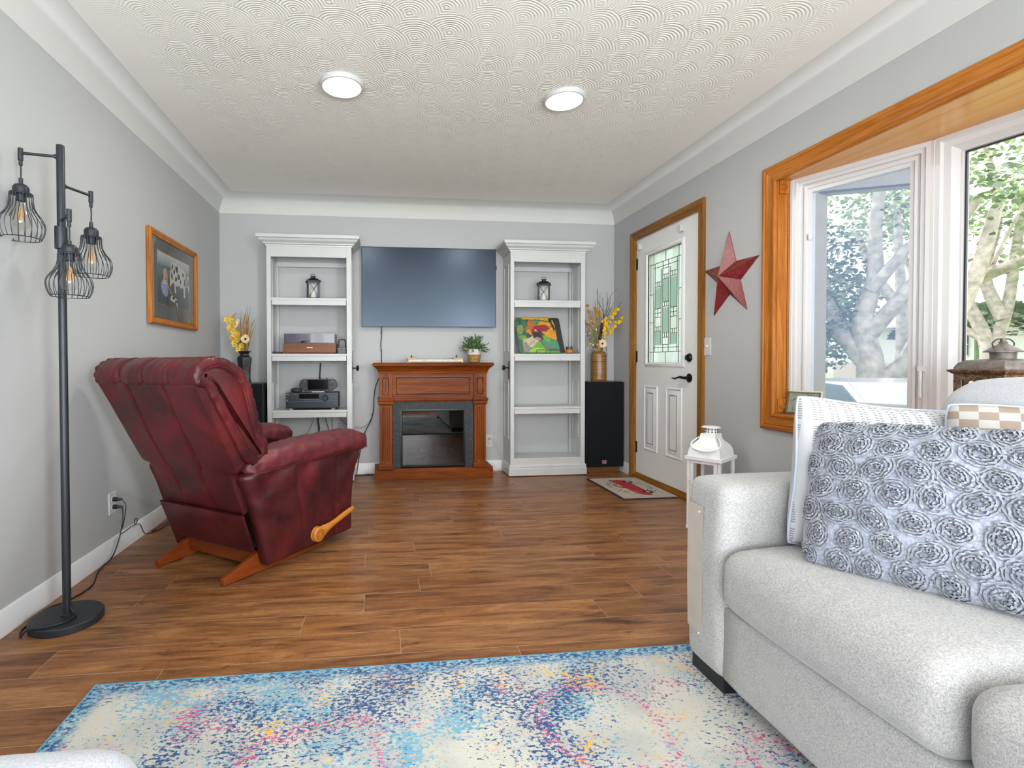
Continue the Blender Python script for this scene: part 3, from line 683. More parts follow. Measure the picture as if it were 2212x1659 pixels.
n.set(n.ramp(v, [(.45, '#14171b'), (.60, '#262a2f'), (.68, '#4a5056')]), .5); n.bump(h, .5, .006); STONE = n.m
st = build('stone_surround', G(o).box(.104, FY+.030, .096, .173, FY+.07, .690).box(.753, FY+.030, .096, .829, FY+.07, .690).box(.173, FY+.030, .619, .753, FY+.07, .690), STONE, fp, bevel=.001)
fb = build('firebox_frame', G(o).ring([(.173, .106), (.753, .106), (.753, .619), (.173, .619)], [(0, 0), (0, .008), (-.012, .012), (-.018, .006), (-.018, 0)], True, lambda a, b, h: (a, FY+.034-h, b)), BLKPL, fp, smooth=30)
n = N('firebox_lining'); x, y, z = n.sep(n.co())
st_ = n.ma('SINE', n.ma('ADD', n.ma('MULTIPLY', z, 260), n.ma('MULTIPLY', n.noise(n.co(), 6, 2), 9)))
n.set(n.ramp(st_, [(.2, '#2f2d29'), (.8, '#3d3a33')]), .7); LINING = n.m
g = G(o); bx0, bx1, bz0, bz1, by0, by1 = .19, .735, .12, .604, FY+.036, FY+.19
g.box(bx0-.01, by1, bz0-.01, bx1+.01, by1+.01, bz1+.01).box(bx0-.012, by0, bz0-.01, bx0, by1, bz1+.01).box(bx1, by0, bz0-.01, bx1+.012, by1, bz1+.01).box(bx0-.01, by0, bz0-.012, bx1+.01, by1, bz0).box(bx0-.01, by0, bz1, bx1+.01, by1, bz1+.012)
build('firebox', g, LINING, fp)
build('glass', G(o).box(bx0, FY+.030, bz0, bx1, FY+.033, bz1), FPGLASS, fp)
g = G(o); rnd = random.Random(4)
n = N('charred_log'); v = n.noise(n.co(), 40, 4, .7); n.set(n.ramp(v, [(.42, '#1d1c1b'), (.55, '#4a4844'), (.66, '#9a968c')]), .8); n.bump(v, .8, .01); CHAR = n.m
def log(a, b, r):
    a = Vector(a); b = Vector(b); P = []; Rr = []
    for k in range(9):
        t = k/8; P.append(a.lerp(b, t)+Vector((0, 0, .008*sin(t*7)))); Rr.append(r*(1+.18*sin(k*2.3)))
    g.tube(P, Rr, 9)
log((.27, FY+.10, .225), (.47, FY+.12, .262), .024); log((.66, FY+.09, .222), (.46, FY+.13, .285), .024); log((.36, FY+.07, .19), (.58, FY+.085, .195), .016); log((.50, FY+.06, .18), (.50, FY+.13, .28), .019); log((.30, FY+.08, .17), (.40, FY+.08, .185), .014)
build('log_set', g, CHAR, fp, smooth=60)
g = G(o)
g.grid(lambda u, v: (bx0+.01+(bx1-bx0-.02)*u, by0+.006+.11*v, bz0+.052*sin(pi*min(1, v*1.6+.1)*.5)*(1-.3*abs(2*u-1)**6)+.006*noise.noise(Vector((u*60, v*20, 2)))), 60, 16)
build('ember_bed', g, STONE, fp, smooth=80)
build('heater_vent', G(o).box(.36, FY+.05, .56, .56, FY+.054, .592), BLKPL, fp)
build('control_panel', G(o).box(.66, FY+.0345, .588, .733, FY+.036, .601), DKGREY, fp)
build('glow_bar', G(o).box(.192, FY+.05, .345, .735, FY+.056, .347), DKGREY, fp)

# ---------------------------------------------------------------- television
tv = thing('television', 'large flat black television mounted on the wall above the fireplace', 'television', (.456, 4.66, 1.363)); o = (-.456, -4.66, -1.363)
build('back_case', G(o).box(-.168, 4.622, 1.366, 1.079, 4.650, 2.092), BLKPL, tv, bevel=.004)
build('wall_mount', G(o).box(.25, 4.648, 1.55, .66, 4.672, 1.9), BLACK, tv)
build('bezel', G(o).ring([(-.170, 1.363), (1.081, 1.363), (1.081, 2.094), (-.170, 2.094)], [(0, 0), (0, .012), (-.007, .012), (-.007, 0)], True, lambda a, b, h: (a, 4.622-h, b)), plain('tv_bezel', '#23282f', .35, .5), tv)
build('screen', G(o).box(-.164, 4.613, 1.369, 1.075, 4.622, 2.088), SCREEN, tv)
build('side_port', G(o).box(1.081, 4.625, 1.905, 1.092, 4.642, 1.945), BLKPL, tv)

# ---------------------------------------------------------------- loudspeakers
def grille():
    n = N('speaker_grille_cloth'); n.set(n.ramp(n.noise(n.co(), 900, 1), [(.4, '#0a0c10'), (.6, '#15181d')]), .85, 0, .2); return n.m
GRILLE = grille()
def speaker(label, x0, x1, yf, zt, badge):
    t = thing('loudspeaker', label, 'loudspeaker', ((x0+x1)/2, yf, 0), 0, 'floor loudspeakers in the back corners'); o = (-(x0+x1)/2, -yf, 0)
    build('base', G(o).box(x0+.02, yf+.045, 0, x1-.03, 4.655, .055), WALNUT, t, bevel=.002)
    build('cabinet', G(o).box(x0, yf+.03, .055, x1, 4.65, zt), WALNUT if badge else plain('black_ash', '#25262a', .5), t, bevel=.002)
    gr = build('grille', G(o).box(x0+.001, yf, .057, x1-.001, yf+.03, zt-.003), GRILLE, t, bevel=.008, seg=3)
    if badge:
        g = G(o); bx, bz = (x0+x1)/2+.0, .105
        g.box(bx-.021, yf-.002, bz-.015, bx+.021, yf+.001, bz+.015, 0)
        g.box(bx-.018, yf-.003, bz-.009, bx+.002, yf-.001, bz+.010, 1).box(bx+.005, yf-.003, bz+.002, bx+.019, yf-.001, bz+.011, 2).box(bx+.015, yf-.003, bz-.008, bx+.019, yf-.001, bz+.003, 2)
        build('badge', g, [plain('badge_silver', '#a8a4a2', .35, .4), plain('badge_pink', '#9a5560', .5), plain('badge_magenta', '#b03560', .5)], gr)
speaker('large black grille loudspeaker in the corner next to the entry door', 1.879, 2.262, 4.435, .853, True)
speaker('large black grille loudspeaker behind the red recliner', -1.352, -.986, 4.30, .858, False)

# ---------------------------------------------------------------- sofa
sf = thing('sofa', 'light oatmeal grey tweed sofa under the bow window', 'sofa', (1.02, 1.56, 0)); o = (-1.02, -1.56, 0)
SY1 = 1.562; SB = 2.06; SE = -.62
def rbox(g, x0, y0, z0, x1, y1, z1, r=.04, puff=0, n=10, seed=0, bulge=(1, 1, 1)):
    """soft box: rounded, slightly crowned faces"""
    c = Vector(((x0+x1)/2, (y0+y1)/2, (z0+z1)/2)); hx, hy, hz = (x1-x0)/2, (y1-y0)/2, (z1-z0)/2
    def pt(v):
        q = Vector((max(-hx+r, min(hx-r, v.x)), max(-hy+r, min(hy-r, v.y)), max(-hz+r, min(hz-r, v.z)))); d = v-q
        p = q+(d.normalized()*r if d.length > 1e-9 else d)
        if puff:
            a, b, e = p.x/hx, p.y/hy, p.z/hz
            k = lambda s, t: max(0, 1-s*s)*max(0, 1-t*t)
            p = p+Vector((puff*bulge[0]*a*k(b, e)**.6, puff*bulge[1]*b*k(a, e)**.6, puff*bulge[2]*e*k(a, b)**.6))
            p = p+Vector(noise.noise_vector(p*5+Vector((seed, 0, 0))))*.004
        return c+p
    for ax in range(3):
        h = [hx, hy, hz]; i, j = [k for k in range(3) if k != ax]
        for sg in (-1, 1):
            def fn(u, v):
                # denser samples near the rounded edges
                q = [0, 0, 0]; q[ax] = sg*h[ax]
                for kk, s in ((i, u), (j, v)):
                    s2 = sin((s-.5)*pi); q[kk] = h[kk]*(s2*.55+(2*s-1)*.45)
                return pt(Vector(q))
            g.grid(fn, n, n)
    return g
def soft(name, parent, mat_, *a, **k):
    g = G(o); rbox(g, *a, **k)
    ob = build(name, g, mat_, parent, smooth=180)
    m = ob.data; bm = bmesh.new(); bm.from_mesh(m); bmesh.ops.remove_doubles(bm, verts=bm.verts[:], dist=.0006); bmesh.ops.recalc_face_normals(bm, faces=bm.faces[:]); bm.to_mesh(m); bm.free()
    m.polygons.foreach_set('use_smooth', [True]*len(m.polygons)); return ob
soft('arm', sf, SOFA, 1.02, 1.383, .062, 1.96, SY1, .655, r=.035, puff=.012, n=22)
soft('seat_base', sf, SOFA, 1.022, SE+.02, .064, 1.96, 1.392, .300, r=.02, puff=.004, n=14)
soft('back_frame', sf, SOFA, 1.86, SE, .064, SB, SY1-.005, .80, r=.05, puff=.01, n=16)
soft('arm', sf, SOFA, 1.02, SE-.18, .062, 1.96, SE+.01, .655, r=.035, puff=.012, n=12)
def seatcushion(y0, y1, seed):
    c = soft('seat_cushion', sf, SOFA, .998, y0, .297, 1.75, y1, .478, r=.055, puff=.030, n=26, seed=seed, bulge=(.55, .12, 1))
    g = G(o)
    return c
seatcushion(.765, 1.379, 1); seatcushion(.14, .757, 2); seatcushion(SE+.03, .132, 3)
def back_cushion(y0, y1, seed):
    g = G((0, 0, 0)); rbox(g, -.11, -(y1-y0)/2, 0, .11, (y1-y0)/2, .50, r=.085, puff=.045, n=22, seed=seed, bulge=(1, .2, .9))
    ob = build('back_cushion', g, SOFA2, sf, smooth=180)
    ob.location = Vector((1.74, (y0+y1)/2, .455))+Vector(o); ob.rotation_euler = (0, radians(9), 0)
    bm = bmesh.new(); bm.from_mesh(ob.data); bmesh.ops.remove_doubles(bm, verts=bm.verts[:], dist=.0006); bmesh.ops.recalc_face_normals(bm, faces=bm.faces[:]); bm.to_mesh(ob.data); bm.free()
    ob.data.polygons.foreach_set('use_smooth', [True]*len(ob.data.polygons))
back_cushion(.78, 1.375, 5); back_cushion(.15, .76, 6); back_cushion(SE+.05, .13, 7)
for y in (1.407, -.45):
    build('foot', G(o).box(1.042, y, 0.012, 1.17, y+.155, .064), BLKPL, sf, bevel=.002)
build('foot', G(o).box(1.86, 1.40, 0, 1.94, 1.5, .064), BLKPL, sf); build('foot', G(o).box(1.86, -.5, 0, 1.94, -.4, .064), BLKPL, sf)
# sleeve protector pinned to the arm front
build('arm_protector', G(o).grid(lambda u, v: (1.0105-.003*sin(pi*v), 1.462+.078*u, .165+.41*v), 4, 10), plain('arm_protector', '#aaa198', .9), sf)
g = G(o)
for y, z in ((1.478, .555), (1.478, .165)): g.lathe([(.0, -.003), (.004, -.003), (.004, 0), (0, 0)], (1.008, y, z), 10, 'x')
build('pin', g, VINYL, sf)

# ---------------------------------------------------------------- cushions
def pillow(name, label, origin, ex, ez, w, h, th, mat_, extra=None, pinch=.10, n=40, corner=.85, frill=None, lump=0.010, group=None, matf=None):
    """origin = bottom-left corner, ex = unit vector along the width, ez = unit vector up the height"""
    ex = Vector(ex).normalized(); ez = Vector(ez); ez = (ez-ex*ez.dot(ex)).normalized(); en = ex.cross(ez).normalized()
    R_ = Matrix((ex, -en, ez)).transposed().to_4x4()
    t = thing(name, label, 'cushion', origin, 0, group); t.matrix_world = Matrix.Translation(Vector(origin)) @ R_
    def side(sg):
        def f(u, v):
            a, b = 2*u-1, 2*v-1
            a2 = a*(1-pinch*(1-b*b)*abs(a)**2); b2 = b*(1-pinch*(1-a*a)*abs(b)**2)
            q_ = 1-.075*abs(a*b)**4; a2 *= q_; b2 *= q_
            e = max(0, (1-abs(a)**2.6))*max(0, (1-abs(b)**2.6)); z = th/2*e**.45
            z += lump*e*noise.noise(Vector((a*2.2, b*2.2, sg*3+w*10)))+.4*lump*e*noise.noise(Vector((a*6, b*6, sg*5)))
            return (w/2+a2*w/2, -sg*z, h/2+b2*h/2)
        return f
    g = G().grid(side(1), n, n).grid(side(-1), n, n)
    ob = build('cushion_cover', g, mat_, t, smooth=180)
    bm = bmesh.new(); bm.from_mesh(ob.data); bmesh.ops.remove_doubles(bm, verts=bm.verts[:], dist=.0005); bmesh.ops.recalc_face_normals(bm, faces=bm.faces[:]); bm.to_mesh(ob.data); bm.free()
    return t, side(1)
def dashes():
    n = N('white_dashed_cotton'); x, y, z = n.sep(n.co())
    cx = n.ma('FRACT', n.ma('DIVIDE', x, .0135)); cz = n.ma('FRACT', n.ma('DIVIDE', z, .0068))
    grp = n.ma('FRACT', n.ma('DIVIDE', x, .0405)); gz = n.ma('FRACT', n.ma('DIVIDE', z, .075))
    d = n.ma('MULTIPLY', n.ma('LESS_THAN', n.ma('ABSOLUTE', n.ma('SUBTRACT', cx, .5)), .34), n.ma('LESS_THAN', n.ma('ABSOLUTE', n.ma('SUBTRACT', cz, .5)), .22))
    d = n.ma('MULTIPLY', d, n.ma('LESS_THAN', grp, .66)); d = n.ma('MULTIPLY', d, n.ma('LESS_THAN', gz, .80))
    n.set(n.mix(n.ma('MULTIPLY', d, .8), '#b4b7bb', '#6f6b68'), .85, 0, .2); n.bump(n.noise(n.co(), 300, 2), .15, .002); return n.m
def check():
    n = N('tan_check_linen'); x, y, z = n.sep(n.co())
    a = n.ma('GREATER_THAN', n.ma('FRACT', n.ma('DIVIDE', x, .072)), .5); b = n.ma('GREATER_THAN', n.ma('FRACT', n.ma('DIVIDE', z, .044)), .5)
    c = n.ma('ABSOLUTE', n.ma('SUBTRACT', a, b)); n.set(n.mix(c, '#b9b7b4', '#988a7d'), .9, 0, .2); n.bump(n.noise(n.co(), 300, 2), .3, .002); return n.m
ROSEF = fabric('grey_blue_cotton', '#83899a', '#a5abb9', 240, .2); ROSER = fabric('ruffle_grey_cotton', '#70747f', '#989ca6', 300, .5)
pw, sd = pillow('throw_pillow', 'white throw pillow with small grey dashes and blue piping, leaning on the sofa arm', (1.150, 1.315, .495), (.97, -.10, -.10), (.0, .06, 1), .54, .455, .15, dashes(), pinch=.10)
g = G(); w, h = .54, .455
def rim(w, h, pinch, k=40):
    P = []
    for s in range(4*k):
        q = s/k
        a, b = ((2*q-1, -1) if q < 1 else (1, 2*(q-1)-1) if q < 2 else (1-2*(q-2), 1) if q < 3 else (-1, 1-2*(q-3)))
        a2 = a*(1-pinch*(1-b*b)*abs(a)**2); b2 = b*(1-pinch*(1-a*a)*abs(b)**2); q_ = 1-.075*abs(a*b)**4; a2 *= q_; b2 *= q_; P.append(Vector((w/2+a2*w/2, 0, h/2+b2*h/2)))
    return P
build('piping', G().tube(rim(w, h, .10), .0035, 6, True), plain('blue_piping', '#a9b2c4', .8), pw, smooth=80)
pc, sd = pillow('throw_pillow', 'tan and cream checked throw pillow behind the rosette pillow', (1.52, 1.20, .50), (.62, -.78, .0), (.14, .1, 1), .46, .43, .16, check(), pinch=.07)
build('piping', G().tube(rim(.46, .43, .07), .004, 6, True), plain('grey_piping', '#aab0ba', .8), pc, smooth=80)
pr_, sd = pillow('throw_pillow', 'grey throw pillow covered in ruffled fabric rosettes', (1.125, 1.235, .478), (.50, -.86, .03), (.36, .18, 1), .56, .415, .17, ROSEF, pinch=.03)
rnd = random.Random(8)
def rosette(a, b, r):
    """spiral ruffle of fabric on the front of the pillow"""
    g = G(); ph = rnd.random()*6; steps = 150; P = []
    el = 1+.25*(rnd.random()-.3); rot = rnd.random()*pi
    def at(rr, th):
        x = rr*cos(th)*el; y = rr*sin(th)/el*.92; x, y = x*cos(rot)-y*sin(rot), x*sin(rot)+y*cos(rot)
        u = min(.995, max(.005, (a+x/.56))); v = min(.995, max(.005, (b+y/.405)))
        return u, v
    rows = []
    for k in range(steps+1):
        t = k/steps; th = ph+t*2*pi*4.4; rr = r*(.10+.90*t); hgt = (.0105-.004*t)*(1+.9*noise.noise(Vector((k*1.1, a*9, b*9))))
        jit = (.0048*noise.noise(Vector((k*.8, a*7+4, b*5)))) if t < .93 else 0
        u0, v0 = at(rr+jit, th); u1, v1 = at(rr+jit+.0042+.003*noise.noise(Vector((k*.7, 3, a*5))), th)
        p0 = Vector(sd(u0, v0)); p1 = Vector(sd(u1, v1)); n_ = Vector((0, -1, 0))
        rows.append((p0, p0+n_*hgt, p1+n_*(hgt*.92), p1+n_*.001))
    vs = [p for r4 in rows for p in r4]
    fs = [(k*4+j, (k+1)*4+j, (k+1)*4+j+1, k*4+j+1) for k in range(steps) for j in range(3)]
    g.add(vs, fs); return build('rosette', g, ROSER, pr_, smooth=70)
rr0 = .0345; row = 0; b = .06
while b < .99:
    a = .04+(.06 if row % 2 else 0)
    while a < 1.0:
        rosette(a+rnd.uniform(-.01, .01), b+rnd.uniform(-.012, .012), rr0*rnd.uniform(.9, 1.12)); a += .128
    b += .148; row += 1
# ---------------------------------------------------------------- pale ottoman in the near corner
ot = thing('ottoman', 'pale grey upholstered ottoman at the edge of the rug, close to the viewer', 'ottoman', (-.80, .55, 0))
o = (.80, -.55, 0)
ob = soft('cushion', ot, SOFA2, -1.45, .28, .14, -.345, .815, .468, r=.075, puff=.014, n=26, bulge=(.3, .3, .9))
for x, y in ((-1.35, .34), (-.45, .34), (-1.35, .72), (-.45, .72)):
    build('leg', G(o).box(x-.02, y-.02, .012, x+.02, y+.02, .16), BLKPL, ot)
# ---------------------------------------------------------------- recliner (local x = its right, y = forward)
rc = thing('recliner', 'burgundy leather rocking recliner with wooden lever, turned towards the television', 'armchair', (-.9295, 2.5145, 0), -radians(34))
def weld(ob, d=.0006):
    bm = bmesh.new(); bm.from_mesh(ob.data); bmesh.ops.remove_doubles(bm, verts=bm.verts[:], dist=d); bmesh.ops.recalc_face_normals(bm, faces=bm.faces[:]); bm.to_mesh(ob.data); bm.free()
    ob.data.polygons.foreach_set('use_smooth', [True]*len(ob.data.polygons)); return ob
def lerp(a, b, t): return a+(b-a)*t
def poly_at(P, t):
    """point at arclength fraction t on a 2D polyline, softened by Catmull-Rom"""
    L = [0]
    for i in range(1, len(P)): L.append(L[-1]+hypot(P[i][0]-P[i-1][0], P[i][1]-P[i-1][1]))
    s = t*L[-1]; i = 0
    while i < len(P)-2 and L[i+1] < s: i += 1
    q = (s-L[i])/max(1e-9, L[i+1]-L[i]); q = max(0, min(1, q))
    p0 = P[max(0, i-1)]; p1 = P[i]; p2 = P[i+1]; p3 = P[min(len(P)-1, i+2)]
    return [0.5*((2*p1[k])+(-p0[k]+p2[k])*q+(2*p0[k]-5*p1[k]+4*p2[k]-p3[k])*q*q+(-p0[k]+3*p1[k]-3*p2[k]+p3[k])*q**3) for k in (0, 1)]
nz = lambda x, y, z: noise.noise(Vector((x, y, z)))
# back: outside panel with two seams; (v, z) outline of the rear plane
def back_plane(u, s):
    """u -1..1 across, s 0 bottom..1 top"""
    wb = .292 if s < .335 else .350
    v = lerp(.082, .004, s/.335) if s < .335 else lerp(.004, -.212, (s-.335)/.665)
    z = lerp(.315, .530, s/.335) if s < .335 else lerp(.530, .940, (s-.335)/.665)
    w = .290+.058*max(0, min(1, (s-.32)/.03))
    if s > .35: w += .004*(s-.35)
    b = -.022*(1-u*u)*sin(pi*min(1, s*1.05))
    for q in (-.36, .36): b += .012*exp(-((u-q)/.018)**2)*min(1, s*3)
    b += .006*nz(u*2, s*3, 1)
    return u*w, v+b*.88, z+b*.46
g = G(); g.grid(lambda a, b: back_plane(2*a-1, b), 60, 40)
g.grid(lambda a, b: (lambda p: (p[0]*(.97 if True else 1), p[1]+.062, p[2]+.034))(back_plane(2*a-1, b)), 60, 40)
def edge(fixed, side):
    def fn(a, b):
        u, s = (side, a) if fixed == 'u' else (2*a-1, side)
        p = back_plane(u, s); k = sin(pi*b)*.010
        return (p[0]*lerp(1, .97, b)+(k*side if fixed == 'u' else 0), p[1]+.062*b, p[2]+.034*b+(k*(1 if side > 0 else -1) if fixed != 'u' else 0))
    return fn
g.grid(edge('u', 1), 40, 6).grid(edge('u', -1), 40, 6).grid(edge('s', 1), 60, 4).grid(edge('s', 0), 60, 4)
bk = weld(build('back_panel', g, LEATHER, rc, smooth=180))
def beltz(u, s): p = back_plane(u, s); return p
g = G()
for sd_ in (-1, 1):
    g.tube([Vector(back_plane(sd_, .345+.655*k/20))+Vector((sd_*.002, .004, .002)) for k in range(21)], .0035, 6)
g.tube([Vector(back_plane(-1+2*k/30, 1.0))+Vector((0, .001, .003)) for k in range(31)], .0035, 6)
build('piping', g, LEATHER, bk, smooth=80)
def core(off):
    return lambda a, b: (lambda p: (p[0]*.93, p[1]+off*.88, p[2]+off*.46))(back_plane(2*a-1, .05+.88*b))
g = G().grid(core(.055), 24, 24).grid(core(.125), 24, 24)
for val in (0, 1):
    g.grid(lambda s, t, val=val: Vector(core(.055)(val, s)).lerp(Vector(core(.125)(val, s)), t), 24, 3)
    g.grid(lambda s, t, val=val: Vector(core(.055)(s, val)).lerp(Vector(core(.125)(s, val)), t), 24, 3)
weld(build('back_core', g, LEATHER, rc, smooth=180))
# puffy back cushion and head roll: side profile, closed, starting at the rear seam of the roll
PROF = [(-.212, .940), (-.222, .975), (-.205, 1.018), (-.150, 1.050), (-.085, 1.052), (-.015, 1.030), (.040, .985), (.075, .915), (.095, .84), (.118, .76), (.150, .68), (.168, .62), (.160, .575), (.110, .555), (.060, .572), (.004, .632), (-.082, .785), (-.138, .893), (-.170, .932), (-.193, .938)]
NP = 120
pp = [poly_at(PROF+[PROF[0]], k/NP) for k in range(NP)]
cx_, cz_ = sum(p[0] for p in pp)/NP, sum(p[1] for p in pp)/NP
rings = []; NU = 90
nrm_ = []
for k in range(NP):
    a_, b_ = pp[(k+1) % NP], pp[k-1]; tx, tz = a_[0]-b_[0], a_[1]-b_[1]; L = hypot(tx, tz)+1e-9; nrm_.append((-tz/L, tx/L))
_ar = sum(pp[k-1][0]*pp[k][1]-pp[k][0]*pp[k-1][1] for k in range(NP)); _sg = -1 if _ar > 0 else 1
def cring(u, ins, gat):
    chan = 0
    for q in (-.5, 0, .5): chan += exp(-((u-q)/.03)**2)
    ring = []
    for k, (v, z) in enumerate(pp):
        t = k/NP; nx, nz_ = nrm_[k][0]*_sg, nrm_[k][1]*_sg
        out = .004-.012*chan*(1 if t < .45 else .8)-ins
        out += gat*(.0026*sin(t*2*pi*41+nz(t*9, u*3, 2)*9)+(.0085+(.005 if ins > .003 else 0))*nz(t*34, u*5, 3)+.004*nz(t*61, u*9, 1))*(1 if t < .66 else .3)
        out += .009*nz(u*3.2, t*7, 5)+.004*nz(u*9, t*16, 8)
        ring.append((u*.356, v+nx*out, z+nz_*out))
    return ring
EN = [(1.0, .0, 1.0), (1.022, .006, 1.1), (1.036, .016, 1.2), (1.038, .030, 1.0), (1.030, .042, .6), (1.008, .048, .1), (1.010, .052, .1), (1.024, .058, .3)]
for u, k0, gt in EN[::-1]: rings.append(cring(-u, k0, gt))
for i in range(1, NU):
    u = -1+2*i/NU; gt = exp(-((abs(u)-1.0)/.16)**2); rings.append(cring(u, .002*gt, gt*.9))
for u, k0, gt in EN: rings.append(cring(u, k0, gt))
g = G().loft(rings)
bc = weld(build('back_cushion', g, LEATHER, rc, smooth=180))
# gathered seam that runs round the right and left face of the cushion
for sg, r_ in ((-1, rings[3]), (1, rings[-4])):
    g = G(); g.tube([r_[k % NP] for k in range(-3, 80)], .003, 6); build('gathered_seam', g, LEATHER, bc, smooth=80)
# bodies with flared front, arms
def side_body(sg):
    rear = [(.178, .050), (.120, .25), (.062, .42), (.028, .500), (.055, .520)]
    front = [(.835, .042), (.838, .18), (.850, .31), (.885, .43), (.915, .515)]
    def outer(a, b, off=0):
        r_ = poly_at(rear, b); f_ = poly_at(front, b)
        v = lerp(r_[0], f_[0], a); z = lerp(r_[1], f_[1], a)
        z += .5*0 + (.006*sin(pi*a) if b > .98 else 0)
        bul = .016*sin(pi*min(1, a*1.1))*sin(pi*b)**.7+.012*b*b
        # vertical seams and diagonal drapes under the arm
        for q in (.36, .74): bul -= .008*exp(-((a-q)/.010)**2)
        bul += .012*max(0, b-.35)*sin((a*9-b*5.5)*2.2+nz(a*3, b*2, 4)*3)+.006*nz(a*5, b*4, 6)
        cr = min(1, a/.06, (1-a)/.05); cr = 1-(1-max(0, cr))**2
        cb = min(1, (b)/.05); cb = 1-(1-cb)**2
        return (sg*(.338+.022*cr*cb+bul*cr), v, z)
    def inner(a, b):
        p = outer(a, b); return (sg*.285, p[1]+.01*(1-2*a), p[2])
    g = G().grid(outer, 70, 36).grid(inner, 70, 36)
    for fx, val in (('a', 0), ('a', 1), ('b', 0), ('b', 1)):
        def fn(s, t, fx=fx, val=val):
            a, b = (val, s) if fx == 'a' else (s, val); p = Vector(outer(a, b)); q = Vector(inner(a, b)); return p.lerp(q, t)
        g.grid(fn, 36 if fx == 'a' else 70, 3)
    return weld(build('side_panel', g, LEATHER, rc, smooth=180))
for sg in (1, -1):
    sb = side_body(sg)
    secs = [(.060, .545, .014, .03), (.085, .553, .038, .06), (.13, .560, .052, .078), (.20, .566, .058, .088), (.30, .570, .061, .092), (.42, .574, .063, .096), (.55, .577, .064, .10), (.68, .578, .064, .102), (.79, .575, .065, .102), (.87, .570, .062, .098), (.93, .562, .050, .086), (.965, .556, .032, .06), (.978, .552, .010, .02)]
    rings = []
    NS = 60
    for i in range(NS+1):
        t = i/NS*(len(secs)-1); k = min(len(secs)-2, int(t)); q = t-k
        v, zc, hz, hu = [lerp(secs[k][m], secs[k+1][m], q) for m in range(4)]
        ring = []
        for m in range(36):
            a = 2*pi*m/36; cu, cz2 = cos(a), sin(a)
            x = hu*(abs(cu)**.75)*(1 if cu > 0 else -1); z = hz*(abs(cz2)**.8)*(1 if cz2 > 0 else -1)
            wr = (.009*(abs(nz(v*11+cu*1.5, cu*1.2, cz2*1.2+sg))**.7-.4)+.004*nz(v*38+cu*4, cu*2, cz2*2))*min(1, hz/.05)+.007*nz(v*7, cu*2, cz2*2+sg)
            L = hypot(x, z)+1e-6
            # cloth hangs lower on the outer side
            drop = -.018*max(0, cu*sg)*max(0, -cz2+.2)
            ring.append((sg*.305+x+x/L*wr, v, zc+z+z/L*wr+drop))
        rings.append(ring)
    ar = weld(build('arm_pad', G().loft(rings), LEATHD, rc, smooth=180))
    g = G(); P = []
    for i in range(3, 58):
        r_ = rings[i][(34 if sg > 0 else 20)]; P.append((r_[0]+sg*.002, r_[1], r_[2]-.012))
    g.tube(P, .003, 6); build('welt_seam', g, LEATHER, ar, smooth=80)
# seat cushion, footrest front, rear flap, inner box
o = (0, 0, 0)
soft('seat_cushion', rc, LEATHER, -.225, .15, .34, .225, .84, .49, r=.05, puff=.03, n=20, seed=2)
soft('footrest', rc, LEATHER, -.27, .84, .08, .27, .905, .40, r=.03, puff=.02, n=14, seed=3)
g = G(); g.grid(lambda a, b: ((2*a-1)*lerp(.294, .302, b), lerp(.142, .070, b)-.012-.006*sin(pi*a)*sin(pi*b)+.004*nz(a*4, b*3, 1), lerp(.128, .322, b)-.006), 30, 14)
g.grid(lambda a, b: ((2*a-1)*lerp(.294, .302, b), lerp(.142, .070, b)+.004, lerp(.128, .322, b)-.004), 30, 14)
for val in (0, 1):
    g.grid(lambda s, t, val=val: ((2*val-1)*lerp(.294, .302, s), lerp(.142, .070, s)-.012*(1-t)+.004*t, lerp(.128, .322, s)-.005), 14, 2)
    g.grid(lambda s, t, val=val: ((2*s-1)*lerp(.294, .302, val), lerp(.142, .070, val)-.012*(1-t)+.004*t, lerp(.128, .322, val)-.005), 30, 2)
build('rear_flap', g, LEATHER, rc, smooth=60)
build('seat_box', G().box(-.286, .17, .13, .286, .80, .34), plain('dark_lining', '#1c1012', .8), rc)
build('mechanism', G().box(-.16, .24, .085, .16, .70, .132), BLACK, rc)
# wooden base: two runners with sloping tails, a cross rail, a front rail
for sg in (-1, 1):
    ux = sg*.240; u2 = sg*(.300 if sg > 0 else .255)
    prof = [(0, .003), (-.002, .034), (.10, .066), (.19, .104), (.62, .104), (.62, .006), (.16, .003)]
    g = G(); n_ = len(prof)
    A = [(lerp(ux, u2, v/.62)-.013, v, z) for v, z in prof]; B = [(lerp(ux, u2, v/.62)+.013, v, z) for v, z in prof]
    g.add(A+B, [tuple(range(n_)), tuple(range(n_, 2*n_))]+[(i, (i+1) % n_, n_+(i+1) % n_, n_+i) for i in range(n_)])
    build('base_runner', g, RWOOD, rc, bevel=.003)
build('cross_rail', G().box(-.245, .175, .036, .247, .198, .104), wood('cross_rail_wood', ('#45200a', '#5d2a10', '#6c3415'), 'x', 1.5, .35), rc, bevel=.003)
build('front_rail', G().box(-.25, .60, .036, .285, .622, .104), RWOOD, rc, bevel=.003)
